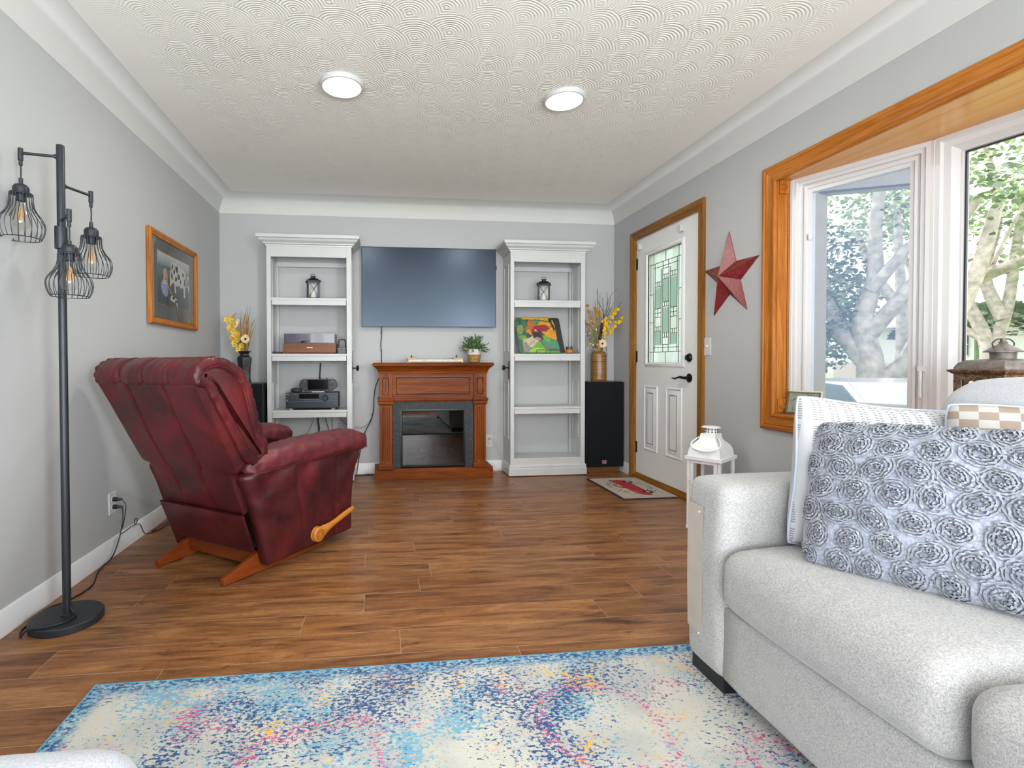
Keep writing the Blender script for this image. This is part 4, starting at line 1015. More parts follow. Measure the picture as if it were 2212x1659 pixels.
# lever
hub = Vector((.372, .487, .118)); tip = Vector((.405, .785, .205))
lv = build('recline_lever', G().lathe([(.0, 0), (.036, 0), (.040, .006), (.040, .014), (.034, .018), (.034, .022), (.040, .026), (.040, .036), (.036, .042), (.0, .044)], (.362, .487, .118), 28, 'x'), LEVW, rc, smooth=35)
P = [Vector((.392, .50, .121)).lerp(Vector((.400, .775, .186)), k/10) for k in range(11)]
g = G(); rings = []
for k, p in enumerate(P):
    w = [.036, .032, .024, .019, .017, .0165, .0165, .0165, .016, .016, .013][k]; hh = [.012, .013, .013, .013, .013, .013, .013, .013, .013, .013, .010][k]
    d = (P[1]-P[0]).normalized(); n1 = Vector((1, 0, 0)); n2 = d.cross(n1).normalized()
    rings.append([p+n2*w*cos(2*pi*m/14)+n1*hh*sin(2*pi*m/14) for m in range(14)])
g.loft(rings); build('handle', g, LEVW, lv, smooth=60)
build('carved_ring', G().tube([(.4065, .487+.026*cos(2*pi*k/24), .118+.026*sin(2*pi*k/24)) for k in range(24)], .0014, 5, True).tube([(.4065, .487+.014*cos(2*pi*k/20), .118+.014*sin(2*pi*k/20)) for k in range(20)], .0014, 5, True), plain('lever_groove', '#6e3d10', .4), lv, smooth=60)

# ---------------------------------------------------------------- floor lamp
LB = Vector((-1.247, 2.125, 0))
fl_ = thing('floor_lamp', 'black metal floor lamp with three wire cage shades', 'floor lamp', tuple(LB))
build('base', G().lathe([(.0, 0), (.122, 0), (.1255, .003), (.1255, .026), (.122, .0295), (.0, .0295)], (0, 0, 0), 56), BLACK, fl_, smooth=40)
build('pole', G().lathe([(.022, .029), (.022, .034), (.0148, .038), (.0143, 1.48), (.0, 1.48)], (0, 0, 0), 20), BLACK, fl_, smooth=40)
build('pole_top', G().lathe([(.0143, 1.57), (.0143, 1.884), (.013, 1.887), (.0, 1.887)], (0, 0, 0), 20), BLACK, fl_, smooth=40)
build('coupling', G().lathe([(.0, 1.480), (.021, 1.482), (.0215, 1.485), (.0215, 1.568), (.0, 1.570)], (-.002, 0, 0), 20).tube([(.02, -.01, 1.50), (.034, -.018, 1.50)], .005, 8), BLACK, fl_, smooth=40)
def cage(R0, z1, z0):
    # radius against height: neck, shoulder, belly, open rim
    H_ = z1-z0; pr = [(0, .036), (.06, .037), (.16, .037), (.30, .041), (.42, .051), (.54, .066), (.62, .072), (.72, .0745), (.84, .072), (.93, .067), (1.0, .061)]
    return [(r*R0/.0745, z1-H_*t) for t, r in pr]
for k, (ang, za, zcord, zcap, ztop, zbot) in enumerate(((190.6, 1.842, 1.745, 1.722, 1.686, 1.513), (70.6, 1.733, 1.622, 1.600, 1.560, 1.398), (-49.4, 1.592, 1.492, 1.478, 1.444, 1.283))):
    L = .131; a = radians(ang); e = Vector((L*cos(a), L*sin(a), 0)); dr = e.normalized()
    arm = build('arm', G().tube([dr*.010+Vector((0, 0, za)), dr*.020+Vector((0, 0, za))], .0085, 10).tube([dr*.015+Vector((0, 0, za)), e+Vector((0, 0, za))], .0055, 10).tube([e+Vector((0, 0, za+.018)), e+Vector((0, 0, za-.028))], .0088, 10).tube([e+Vector((0, 0, za-.026)), e+Vector((0, 0, za-.048))], .0065, 10), BLACK, fl_, smooth=50)
    build('hanging_cord', G().tube([e+Vector((0, 0, za-.045)), e+Vector((.001, 0, (za+zcord)/2-.02)), e+Vector((0, 0, zcord-.005))], .0028, 8), BLKRUB, fl_, smooth=60)
    sh = build('cage_shade', G(), BLACK, fl_) if False else None
    g = G(); prf = cage(.0745, ztop, zbot)
    for m in range(22):
        th = 2*pi*m/22; g.tube([e+Vector((r*cos(th), r*sin(th), z)) for r, z in prf], .0015, 5)
    for z, r in ((prf[0][1], prf[0][0]), (prf[-1][1], prf[-1][0])):
        g.tube([e+Vector((r*cos(2*pi*m/32), r*sin(2*pi*m/32), z)) for m in range(32)], .0018, 5, True)
    sh = build('cage_shade', g, BLACK, fl_, smooth=60)
    cc = (e.x, e.y, 0)
    build('socket_cap', G().lathe([(.0, zcord), (.007, zcord), (.007, zcap), (.018, zcap-.002), (.0255, zcap-.010), (.0265, zcap-.016), (.0265, ztop-.001), (.036, ztop-.001), (.036, ztop-.004), (.017, ztop-.004), (.017, ztop-.028), (.0, ztop-.028)], cc, 24), BLACK, sh, smooth=40)
    zb = ztop-.026
    bl = build('bulb', G().lathe([(.0115, zb), (.014, zb-.012), (.021, zb-.040), (.029, zb-.068), (.031, zb-.082), (.027, zb-.100), (.016, zb-.111), (.0, zb-.114)], cc, 24), BULB, fl_, smooth=80)
    g = G()
    for m in range(4):
        th = pi/4+m*pi/2; g.tube([e+Vector((.004*cos(th), .004*sin(th), zb-.025)), e+Vector((.011*cos(th), .011*sin(th), zb-.075))], .0014, 6)
    build('filament', g, plain('led_filament', '#d9962f', .4, **{'Emission Strength': .0}), bl, smooth=60)
    g = G().lathe([(.004, zb), (.003, zb-.035), (.0, zb-.036)], cc, 8); build('glass_stem', g, CLEAR, bl, smooth=60)
# ---------------------------------------------------------------- wall outlet by the lamp and its cords
def outlet(label, loc, ax, sock=True):
    t = thing('wall_outlet', label, 'outlet', loc); P = (lambda a, b, h: (h, a, b)) if ax == 'x' else (lambda a, b, h: (a, -h, b))
    def bx(g, a0, b0, h0, a1, b1, h1):
        p, q = P(a0, b0, h0), P(a1, b1, h1); g.box(min(p[0], q[0]), min(p[1], q[1]), min(p[2], q[2]), max(p[0], q[0]), max(p[1], q[1]), max(p[2], q[2])); return g
    build('cover_plate', bx(G(), -.036, -.058, 0, .036, .058, .006), VINYL, t, bevel=.003)
    for z in (-.02, .02):
        s_ = build('socket', bx(G(), -.016, z-.014, .005, .016, z+.014, .0075), VINYL, t, bevel=.003)
        g = G(); bx(g, -.008, z-.001, .0072, -.006, z+.009, .0079); bx(g, .006, z-.001, .0072, .008, z+.009, .0079); bx(g, -.002, z-.010, .0072, .002, z-.006, .0079)
        build('slot', g, BLKPL, s_)
    return t
OZ = .285
outlet('white wall outlet with two black plugs between the floor lamp and the recliner', (XL, 2.829, OZ), 'x')
def spline(P, n=8):
    out = []; P = [Vector(p) for p in P]
    for i in range(len(P)-1):
        p0, p1, p2, p3 = P[max(0, i-1)], P[i], P[i+1], P[min(len(P)-1, i+2)]
        for k in range(n):
            t = k/n; out.append(.5*((2*p1)+(-p0+p2)*t+(2*p0-5*p1+4*p2-p3)*t*t+(-p0+3*p1-3*p2+p3)*t**3))
    out.append(P[-1]); return out
def cord(label, P, r=.003, mat_=None, cat='cord', name='power_cord', plug=None, group=None, extra=None, n=8):
    t = thing(name, label, cat, tuple(P[0]), 0, group); oo = Vector(P[0])
    build('cable', G(neg(oo)).tube(spline(P, n), r, 7), mat_ or BLKRUB, t, smooth=80)
    if plug:
        g = G(neg(oo)); a, b = Vector(plug[0]), Vector(plug[1]); g.tube([a, a.lerp(b, .35), a.lerp(b, .4), a.lerp(b, .8), b], [.012, .012, .009, .007, .004], 8)
        build('plug', g, mat_ or BLKRUB, t, smooth=40)
    if extra:
        g = G(neg(oo))
        for p in extra: p = Vector(p); g.box(p.x-.007, p.y-.007, p.z-.007, p.x+.007, p.y+.007, p.z+.007)
        build('cord_clip', g, BLKPL, t, bevel=.002)
    return t
cord('black lamp cord from the lower plug along the floor to the floor lamp base', [(XL+.05, 2.829, OZ-.022), (XL+.062, 2.815, OZ-.06), (XL+.06, 2.79, .13), (XL+.045, 2.74, .03), (XL+.04, 2.62, .004), (XL+.10, 2.45, .004), (XL+.085, 2.32, .004), (XL+.045, 2.255, .004), (XL+.035, 2.20, .004)], .0034, plug=((XL+.008, 2.829, OZ-.02), (XL+.055, 2.829, OZ-.022)))
cord('thin black cord looping from the upper plug along the baseboard behind the recliner', [(XL+.05, 2.829, OZ+.018), (XL+.07, 2.83, OZ-.02), (XL+.05, 2.845, .17), (XL+.022, 2.875, .104), (XL+.018, 2.99, .103), (XL+.02, 3.04, .10), (XL+.022, 3.06, .125), (XL+.022, 3.035, .135), (XL+.022, 3.03, .105), (XL+.022, 3.09, .085), (XL+.03, 3.13, .02), (XL+.05, 3.18, .004), (XL+.09, 3.30, .02), (XL+.06, 3.42, .015), (XL+.09, 3.3, .03), (XL+.04, 3.2, .006), (XL+.10, 3.34, .006), (XL+.08, 3.5, .005)], .0022, plug=((XL+.008, 2.829, OZ+.02), (XL+.055, 2.829, OZ+.018)))
cord('black lamp cord lying over the round base of the floor lamp', [(LB.x+.016, LB.y-.006, .115), (LB.x+.018, LB.y-.006, .06), (LB.x+.036, LB.y-.012, .036), (LB.x+.05, LB.y-.035, .0335), (LB.x+.03, LB.y-.075, .0335), (LB.x-.03, LB.y-.108, .0335), (LB.x-.075, LB.y-.112, .030), (LB.x-.10, LB.y-.105, .006), (LB.x-.125, LB.y-.07, .004), (LB.x-.135, LB.y-.02, .004), (LB.x-.13, LB.y+.03, .004)], .0034)
# ---------------------------------------------------------------- framed print on the left wall
def decal(g, polys, place):
    """flat painted shapes: list of (material index, [(x, y)...]) each a hair above the last"""
    for i, (mi, pts) in enumerate(polys):
        h = .00008*(i+1); g.add([place(x, y, h) for x, y in pts], [tuple(range(len(pts)))], mi)
    return g
def blob(cx, cy, rx, ry, n=12, seed=0, j=.15, rot=0):
    r = random.Random(seed); out = []
    for k in range(n):
        a = 2*pi*k/n; q = 1+r.uniform(-j, j); x, y = rx*q*cos(a), ry*q*sin(a)
        out.append((cx+x*cos(rot)-y*sin(rot), cy+x*sin(rot)+y*cos(rot)))
    return out
PY0, PY1, PZ0, PZ1 = 3.25, 4.05, 1.28, 1.88
pf = thing('framed_print', 'oak framed print of a girl with spotted cattle on the wall above the recliner', 'picture', (XL, (PY0+PY1)/2, PZ0)); o = (-XL, -(PY0+PY1)/2, -PZ0)
pl_ = lambda a, b, h: (XL+h, a, b)
fprof = [(0, .006), (0, .022), (-.010, .030), (-.022, .028), (-.028, .022), (-.036, .024), (-.042, .018), (-.042, .006)]
build('frame', G(o).ring([(PY0, PZ0), (PY1, PZ0), (PY1, PZ1), (PY0, PZ1)], fprof, True, pl_), OAKZ, pf, smooth=30)
build('backing_board', G(o).box(XL+.001, PY0+.02, PZ0+.02, XL+.008, PY1-.02, PZ1-.02), BLKPL, pf)
my0, my1, mz0, mz1 = PY0+.125, PY1-.125, PZ0+.135, PZ1-.115
build('mat_board', G(o).ring([(my0, mz0), (my1, mz0), (my1, mz1), (my0, mz1)], [(0, .009), (.09, .009), (.09, .012), (0, .012)], True, pl_), plain('grey_mat', '#5f605b', .85), pf)
build('mat_liner', G(o).ring([(my0, mz0), (my1, mz0), (my1, mz1), (my0, mz1)], [(-.004, .009), (0, .0095), (0, .0128), (-.004, .0128)], True, pl_), plain('rust_mat_edge', '#9a6440', .8), pf)
n = N('meadow_print'); x, y, z = n.sep(n.co()); zz = n.smooth(z, .14, .50)
nn = n.noise(n.co(scale=(1, 1, .4)), 22, 5, .7)
n.set(n.ramp(n.ma('ADD', zz, n.ma('MULTIPLY', n.ma('SUBTRACT', nn, .5), .25)), [(0, '#3d4446'), (.45, '#4c5759'), (.68, '#66787a'), (.78, '#4f6468'), (.86, '#8d9aa0'), (1, '#c4c2ba')]), .5); MEADOW = n.m
cw = plain('cow_white', '#c9c5be', .6); ck = plain('cow_black', '#25282c', .6); sk = plain('skin_pink', '#c08a78', .6); bl_ = plain('dress_blue', '#8d9dbd', .6); hr = plain('hair_blond', '#c89a77', .6)
g = G(o); g.box(XL+.004, my0-.01, mz0-.01, XL+.0095, my1+.01, mz1+.01, 0)
U = lambda u, v, h: (XL+.0095+h, my0+u*(my1-my0), mz0+v*(mz1-mz0))
polys = [(1, [(.38, .75), (.42, .87), (.52, .90), (.66, .86), (.80, .84), (.88, .80), (.88, .62), (.86, .45), (.84, .26), (.80, .26), (.80, .44), (.74, .46), (.70, .42), (.68, .48), (.60, .44), (.54, .46), (.56, .30), (.52, .30), (.50, .50), (.42, .46), (.40, .40), (.37, .42), (.37, .60)]),
 (1, [(.90, .50), (.92, .76), (.98, .74), (.99, .50), (.97, .36), (.95, .50)])]
for (a, b, c, d, s) in ((.45, .80, .025, .05, 1), (.50, .72, .02, .06, 2), (.58, .78, .05, .07, 3), (.64, .66, .045, .06, 4), (.43, .60, .02, .07, 5), (.55, .58, .03, .05, 6), (.78, .72, .03, .05, 7), (.83, .58, .02, .08, 8), (.95, .60, .02, .09, 9), (.70, .56, .015, .05, 10), (.40, .74, .012, .05, 11)): polys.append((2, blob(a, b, c, d, 9, s, .35)))
polys += [(4, [(.13, .44), (.11, .34), (.15, .22), (.26, .16), (.32, .24), (.30, .36), (.26, .46), (.20, .50)]), (1, blob(.22, .46, .07, .05, 9, 20, .2)), (2, [(.15, .45), (.29, .47), (.29, .46), (.15, .44)]), (2, [(.16, .485), (.28, .505), (.28, .495), (.16, .475)]),
 (5, [(.19, .48), (.17, .62), (.20, .70), (.26, .70), (.29, .60), (.31, .46), (.27, .54), (.23, .52)]), (3, blob(.235, .62, .03, .05, 9, 21, .1)), (3, [(.24, .48), (.30, .36), (.40, .24), (.42, .26), (.33, .38), (.28, .50)]),
 (1, blob(.46, .17, .10, .06, 10, 22, .2)), (2, blob(.47, .19, .04, .04, 8, 23, .3)), (2, [(.50, .16), (.56, .15), (.60, .05), (.57, .06)]), (1, [(.53, .12), (.58, .10), (.61, .02), (.58, .03)])]
decal(g, polys, U); build('print', g, [MEADOW, cw, ck, sk, bl_, hr], pf)
build('glass', G(o).box(XL+.0135, PY0+.035, PZ0+.035, XL+.015, PY1-.035, PZ1-.035), glassy('picture_glass', (.95, .95, .95), .12, .0, 1.5), pf)
# ---------------------------------------------------------------- barn star
stt = thing('barn_star', 'dark red metal barn star on the wall between the door and the bow window', 'wall decoration', (XR, 3.06, 1.605)); o = (-XR, -3.06, -1.605)
n = N('crackled_red_paint'); v = n.vor(n.co(scale=(1, 1, 1), rot=(.3, .5, .2)), 26, 'DISTANCE_TO_EDGE'); nn = n.noise(n.co(scale=(1, 1.0, .45)), 30, 4, .7, 1.5)
cr = n.ma('MULTIPLY', n.ma('SUBTRACT', 1.0, n.smooth(v, .0, .05)), n.smooth(nn, .40, .52))
n.set(n.mix(cr, n.ramp(nn, [(.3, '#6c2224'), (.7, '#7f2b2c')]), '#3a1214'), .38); STARM = n.m
tips = []
meas = [(3.048, 1.887), (2.785, 1.677), (2.881, 1.358), (3.193, 1.350), (3.295, 1.672)]
g = G(o); C_ = Vector((XR-.075, 3.055, 1.595)); ctr = Vector((0, sum(m[0] for m in meas)/5, sum(m[1] for m in meas)/5))
ridge = G(o)
outl = []
for k in range(5):
    a = Vector((XR-.004, *meas[k])); b = Vector((XR-.004, *meas[(k+1) % 5])); m = (a+b)/2; inn = Vector((XR-.004, 0, 0))
    c2 = Vector((0, ctr.y, ctr.z)); q = Vector((0, m.y, m.z)).lerp(c2, .52); outl += [a, Vector((XR-.004, q.y, q.z))]
for k in range(10):
    g.add([C_, outl[k], outl[(k+1) % 10]], [(0, 1, 2)]); g.add([outl[k]+Vector((.003, 0, 0)), outl[(k+1) % 10]+Vector((.003, 0, 0)), outl[(k+1) % 10], outl[k]], [(0, 1, 2, 3)])
g.add([p+Vector((.003, 0, 0)) for p in outl], [tuple(range(10))])
build('star_body', g, STARM, stt)
g = G(o)
for k in range(0, 10, 2): g.tube([C_, outl[k]], [.0016, .0008], 5)
build('worn_ridge', g, plain('worn_gold_edge', '#8a6038', .5, .3), stt)

# ---------------------------------------------------------------- door mat
MX0, MX1, MY0, MY1 = 1.80, 2.262, 3.54, 4.225
mt = thing('door_mat', 'cream doormat with a red truck and black rubber border in front of the entry door', 'doormat', ((MX0+MX1)/2, (MY0+MY1)/2, 0)); o = (-(MX0+MX1)/2, -(MY0+MY1)/2, 0)
build('rubber_backing', G(o).box(MX0, MY0, 0, MX1, MY1, .006), plain('mat_rubber', '#23262a', .8), mt, bevel=.002)
n = N('mat_pile'); w = n.noise(n.co(scale=(1, 12, 1)), 8, 3); n.set(n.ramp(w, [(.35, '#a3978a'), (.5, '#b7aca0'), (.65, '#b09a8a')]), .95); n.bump(n.noise(n.co(), 300, 2), .4, .003); PILE = n.m
RED = plain('mat_red', '#a81c20', .9, bump=.3, bscale=300); MBLK = plain('mat_black', '#1b1c22', .9); MWH = plain('mat_grey_white', '#9d9a96', .9)
g = G(o); g.box(MX0+.022, MY0+.02, .006, MX1-.012, MY1-.022, .0085, 0)
cyM, cxM = (MY0+MY1)/2-.01, (MX0+MX1)/2+.0
# picture plane: a runs towards -y->+y mirrored so that it reads from the door; b = up towards the room (-x)
def MP(a, b, h): return (cxM-b, cyM+a, .0088+h)
k_ = .40
def T(P): return [(a*k_, b*k_) for a, b in P]
arc0 = []
def arcband(r0, r1, a0, a1, n=18):
    return [(r0*cos(radians(a0+(a1-a0)*i/n)), r0*.92*sin(radians(a0+(a1-a0)*i/n))) for i in range(n+1)]+[(r1*cos(radians(a1-(a1-a0)*i/n)), r1*.92*sin(radians(a1-(a1-a0)*i/n))) for i in range(n+1)]
polys = []
for a0, a1 in ((-22, 62), (158, 236)):
    polys += [(2, T(arcband(.50, .512, a0, a1))), (2, T(arcband(.345, .357, a0, a1)))]
decal(g, polys, MP)
truck = [(1, T([(-.62, -.10), (-.60, .02), (-.50, .06), (-.44, .10), (-.20, .12), (-.06, .13), (.0, .24), (.05, .27), (.22, .27), (.26, .24), (.27, .10), (.60, .12), (.62, .0), (.60, -.10), (.56, -.16), (-.58, -.16)])),
 (3, T([(.03, .13), (.06, .23), (.14, .24), (.14, .13)])), (3, T([(.16, .13), (.16, .24), (.23, .23), (.24, .13)])), (2, T([(.27, .12), (.27, .15), (.64, .17), (.64, .13)])),
 (1, T(blob(-.40, -.06, .15, .13, 14, 1, 0))), (1, T(blob(.42, -.06, .15, .13, 14, 1, 0))),
 (2, T(blob(-.40, -.16, .105, .105, 16, 1, 0))), (2, T(blob(.42, -.16, .105, .105, 16, 1, 0))), (3, T(blob(-.40, -.16, .05, .05, 12, 1, 0))), (3, T(blob(.42, -.16, .05, .05, 12, 1, 0))),
 (2, T([(-.30, -.15), (-.30, -.17), (.32, -.17), (.32, -.15)])), (2, T([(.0, .10), (.0, .11), (.26, .11), (.26, .10)])), (3, T([(-.28, .06), (-.27, .08), (-.44, .04), (-.44, .02)]))]
def MP2(a, b, h): return MP(a, b, h+.0006)
decal(g, truck, MP2)
for word, r, a0, a1, flip in (('WELCOME', .43, 140, 34, 1), ('TO OUR HOME', .43, 212, 330, -1)):
    L = len(word)
    for i, ch in enumerate(word):
        if ch == ' ': continue
        th = radians(a0+(a1-a0)*i/(L-1)); cx, cy = r*cos(th)*k_, r*.92*sin(th)*k_; ro = th-pi/2 if flip > 0 else th+pi/2
        def Pq(x, y, h, cx=cx, cy=cy, ro=ro): return MP(cx+x*cos(ro)-y*sin(ro), cy+x*sin(ro)+y*cos(ro), h)
        text_geo(ch, .052 if flip > 0 else .042, Pq, .0004, mi=2, g=g)
build('printed_pile', g, [PILE, RED, MBLK, MWH], mt)
build('rug_dummy', G(), PILE) if False else None

# ---------------------------------------------------------------- area rug
rg = G().box(-.905, -.55, 0, 1.55, 1.68, .0115)
tag(build('area_rug', rg, RUG, bevel=.004), 'cream area rug with distressed blue, pink and yellow floral pattern', 'rug')

# ---------------------------------------------------------------- things in the left bookcase
def lantern(name, label, loc, s, rot, mat_, glass, group=None):
    t = thing(name, label, 'lantern', loc, rot, group); w = .045*s
    g = G()
    for a in (-1, 1):
        for b in (-1, 1): g.box(a*w-.005*s, b*w-.005*s, 0, a*w+.005*s, b*w+.005*s, .150*s)
    g.box(-w-.008*s, -w-.008*s, 0, w+.008*s, w+.008*s, .010*s).box(-w-.003*s, -w-.003*s, .144*s, w+.003*s, w+.003*s, .152*s)
    for ax in (0, 1):
        for sg in (-1, 1):
            for q in (-1, 1):
                A = Vector((q*-w*.9, sg*w, .012*s)); B = Vector((q*w*.9, sg*w, .145*s))
                if ax: A, B = Vector((A.y, A.x, A.z)), Vector((B.y, B.x, B.z))
                g.tube([A, B], .0022*s, 5)
    build('frame', g, mat_, t)
    def sq(r, z): return [(-r, -r, z), (r, -r, z), (r, r, z), (-r, r, z)]
    build('roof', G().loft([sq(.062*s, .150*s), sq(.062*s, .155*s), sq(.046*s, .166*s), sq(.030*s, .178*s), sq(.018*s, .182*s)]).lathe([(.018*s, .180*s), (.018*s, .194*s), (.022*s, .195*s), (.022*s, .199*s), (.008*s, .204*s), (.0, .206*s)], (0, 0, 0), 14), mat_, t, smooth=30)
    build('ring_handle', G().tube([(.020*s*cos(2*pi*k/18), 0, .206*s+.014*s*sin(2*pi*k/18)) for k in range(18)], .0022*s, 6, True), mat_, t, smooth=60)
    build('glass', G().box(-w, -w+.001, .01*s, w, -w+.002, .145*s).box(-w, w-.002, .01*s, w, w-.001, .145*s).box(-w+.001, -w, .01*s, -w+.002, w, .145*s).box(w-.002, -w, .01*s, w-.001, w, .145*s), glass, t)
    build('candle', G().lathe([(.022*s, .010*s), (.022*s, .075*s), (.0, .075*s)], (0, 0, 0), 16), plain('candle_wax', '#d8d2c4', .5), t, smooth=40)
    return t
lantern('candle_lantern', 'small black lantern on the top shelf above the record player', (-.588, 4.50, 1.593), 1.01, radians(14), plain('lantern_slate', '#20242a', .45, .3), CLEAR, 'small black candle lanterns on the top shelves')
lantern('candle_lantern', 'small black lantern on the top shelf above the barn painting', (1.508, 4.50, 1.597), 1.03, radians(-22), plain('lantern_black', '#211f20', .5, .3), CLEAR, 'small black candle lanterns on the top shelves')
# record player
rp = thing('record_player', 'walnut record player with a smoky clear lid on the second shelf', 'record player', (-.608, 4.535, 1.112)); o = (.608, -4.535, -1.112)
build('plinth', G(o).box(-.832, 4.418, 1.120, -.386, 4.655, 1.206), WALNUT, rp, bevel=.003)
g = G(o)
for x in (-.80, -.42):
    for y in (4.44, 4.62): g.lathe([(.016, 1.112), (.016, 1.121), (0, 1.121)], (x, y, 0), 14)
build('foot', g, BLKPL, rp)
build('platter', G(o).lathe([(.118, 1.206), (.118, 1.222), (.112, 1.225), (.0, 1.225)], (-.645, 4.535, 0), 40), BLKPL, rp, smooth=40)
build('record', G(o).lathe([(.112, 1.2255), (.112, 1.228), (.035, 1.228), (.035, 1.2285), (0, 1.2285)], (-.645, 4.535, 0), 40), plain('vinyl_record', '#141416', .25), rp)
build('tonearm', G(o).tube([(-.445, 4.60, 1.245), (-.47, 4.52, 1.245), (-.53, 4.47, 1.235)], .004, 8).lathe([(.016, 1.206), (.016, 1.25), (0, 1.25)], (-.445, 4.60, 0), 14), plain('chrome', '#b0b0b4', .25, .9), rp, smooth=50)
g = G(o); lx0, lx1, ly0, ly1, lz0, lz1, tk = -.824, -.396, 4.424, 4.648, 1.207, 1.283, .003
g.box(lx0, ly0, lz0, lx1, ly0+tk, lz1).box(lx0, ly1-tk, lz0, lx1, ly1, lz1).box(lx0, ly0, lz0, lx0+tk, ly1, lz1).box(lx1-tk, ly0, lz0, lx1, ly1, lz1).box(lx0, ly0, lz1, lx1, ly1, lz1+tk)
build('dust_cover', g, LID, rp)
g = G(o); text_geo('Audition', .018, lambda x, y, h: (-.609+x*1.15+y*.25, 4.4178-h, 1.163+y*.62), .0004, g=g) if False else None
for k, (x, w, hh) in enumerate(((-.628, .007, .0075), (-.620, .005, .0045), (-.613, .006, .005), (-.605, .005, .004), (-.598, .006, .0045), (-.590, .008, .004))): g.box(x-w/2, 4.4172, 1.1615, x+w/2, 4.4184, 1.1615+hh)
build('script_badge', g, plain('silver_script', '#c9ccd0', .3, .6), rp)
# lantern-like caddy, remote puck
cd_ = thing('cable_lock', 'black lock with a tall arched shackle beside the record player', 'lock', (-.337, 4.45, 1.112)); o = (.337, -4.45, -1.112)
build('lock_body', G(o).box(-.373, 4.43, 1.112, -.300, 4.47, 1.152), DKGREY, cd_, bevel=.004)
build('top_cap', G(o).box(-.376, 4.428, 1.150, -.297, 4.472, 1.164), plain('slate_cap', '#4a5560', .4), cd_, bevel=.003)
build('shackle', G(o).tube(spline([(-.366, 4.45, 1.16), (-.363, 4.45, 1.222), (-.352, 4.45, 1.234), (-.318, 4.45, 1.234), (-.307, 4.45, 1.222), (-.304, 4.45, 1.16)], 5), .0055, 8), BLKPL, cd_, smooth=60)
pk_ = thing('remote_control', 'flat black gadget lying left behind the stile on the record player shelf', 'remote', (-.875, 4.45, 1.112)); pk_['label'] = 'flat black gadget lying between the record player and the bookcase side'
build('body', G((.875, -4.45, -1.112)).box(-.922, 4.42, 1.112, -.85, 4.50, 1.128), BLKPL, pk_, bevel=.006)
# av receiver
rv = thing('stereo_receiver', 'dark grey stereo receiver on the third shelf under the game console', 'receiver', (-.592, 4.53, .624)); o = (.592, -4.53, -.624)
build('case', G(o).box(-.812, 4.425, .642, -.372, 4.645, .772), plain('receiver_case', '#26292e', .5, .2), rv, bevel=.003)
fc = build('faceplate', G(o).box(-.814, 4.416, .640, -.370, 4.428, .774), plain('receiver_face', '#31363e', .38, .3), rv, bevel=.003)
build('recess', G(o).box(-.808, 4.4148, .700, -.66, 4.4168, .716).box(-.811, 4.4148, .642, -.373, 4.4168, .654), BLKPL, rv)
build('display', G(o).box(-.700, 4.4135, .722, -.532, 4.4165, .764), plain('display_black', '#0b0608', .15), rv, bevel=.001)
build('trim_line', G(o).box(-.700, 4.4135, .716, -.532, 4.4162, .7185).box(-.812, 4.4140, .7005, -.372, 4.4165, .702), plain('grey_line', '#6a727c', .4, .5), rv)
build('button_row', G(o).box(-.712, 4.410, .690, -.520, 4.4165, .699), DKGREY, rv, bevel=.0015)
build('volume_knob', G(o).lathe([(.027, 4.416), (.025, 4.398), (.021, 4.394), (.0, 4.394)], (-.479, 0, .727), 28, 'y'), plain('knob_black', '#15181d', .3, .2), rv, smooth=40)
for x, z, r in ((-.784, .742, .006), (-.766, .742, .006), (-.744, .742, .006), (-.518, .728, .005), (-.549, .672, .0065), (-.525, .672, .0065), (-.490, .672, .0065), (-.770, .672, .006), (-.748, .672, .005)):
    build('button', G(o).lathe([(r, 4.416), (r*.9, 4.408), (0, 4.408)], (x, 0, z), 12, 'y'), BLKPL, rv, smooth=40)
build('power_button', G(o).box(-.805, 4.410, .664, -.789, 4.417, .682), BLKPL, rv, bevel=.002)
build('gold_marking', G(o).box(-.810, 4.4148, .759, -.784, 4.4158, .7645).box(-.748, 4.4150, .7585, -.722, 4.4158, .761).box(-.402, 4.4150, .676, -.392, 4.4158, .679), plain('gold_print', '#b79d72', .4, .3), fc)
build('blue_sticker', G(o).prism([(-.810, .703), (-.793, .703), (-.795, .711), (-.802, .716), (-.808, .711)], 'y', 4.4144, 4.4158), plain('sticker_blue', '#2f62b0', .4), fc)
build('green_sticker', G(o).prism([(-.806, .706), (-.797, .706), (-.799, .712), (-.802, .714), (-.805, .711)], 'y', 4.4136, 4.4146), plain('sticker_green', '#7bb04a', .4), fc)
for x in (-.775, -.415):
    build('foot', G(o).lathe([(.022, .624), (.023, .634), (.018, .641), (0, .641)], (x, 4.438, 0), 20), plain('champagne_foot', '#b9ad94', .3, .7), rv, smooth=40)
build('foot', G(o).lathe([(.02, .624), (.02, .641), (0, .641)], (-.775, 4.62, 0), 16).lathe([(.02, .624), (.02, .641), (0, .641)], (-.415, 4.62, 0), 16), BLKPL, rv)
sp = thing('smart_speaker', 'small charcoal puck speaker on the left end of the stereo receiver', 'speaker', (-.735, 4.49, .772)); sp['label'] = 'small charcoal puck speaker on the stereo receiver beside the game console'
build('fabric_shell', G().lathe([(.030, 0), (.044, .006), (.050, .018), (.048, .028), (.036, .037), (.0, .041)], (0, 0, 0.001), 32), plain('charcoal_cloth', '#2a3038', .8, bump=.2, bscale=400), sp, smooth=60)
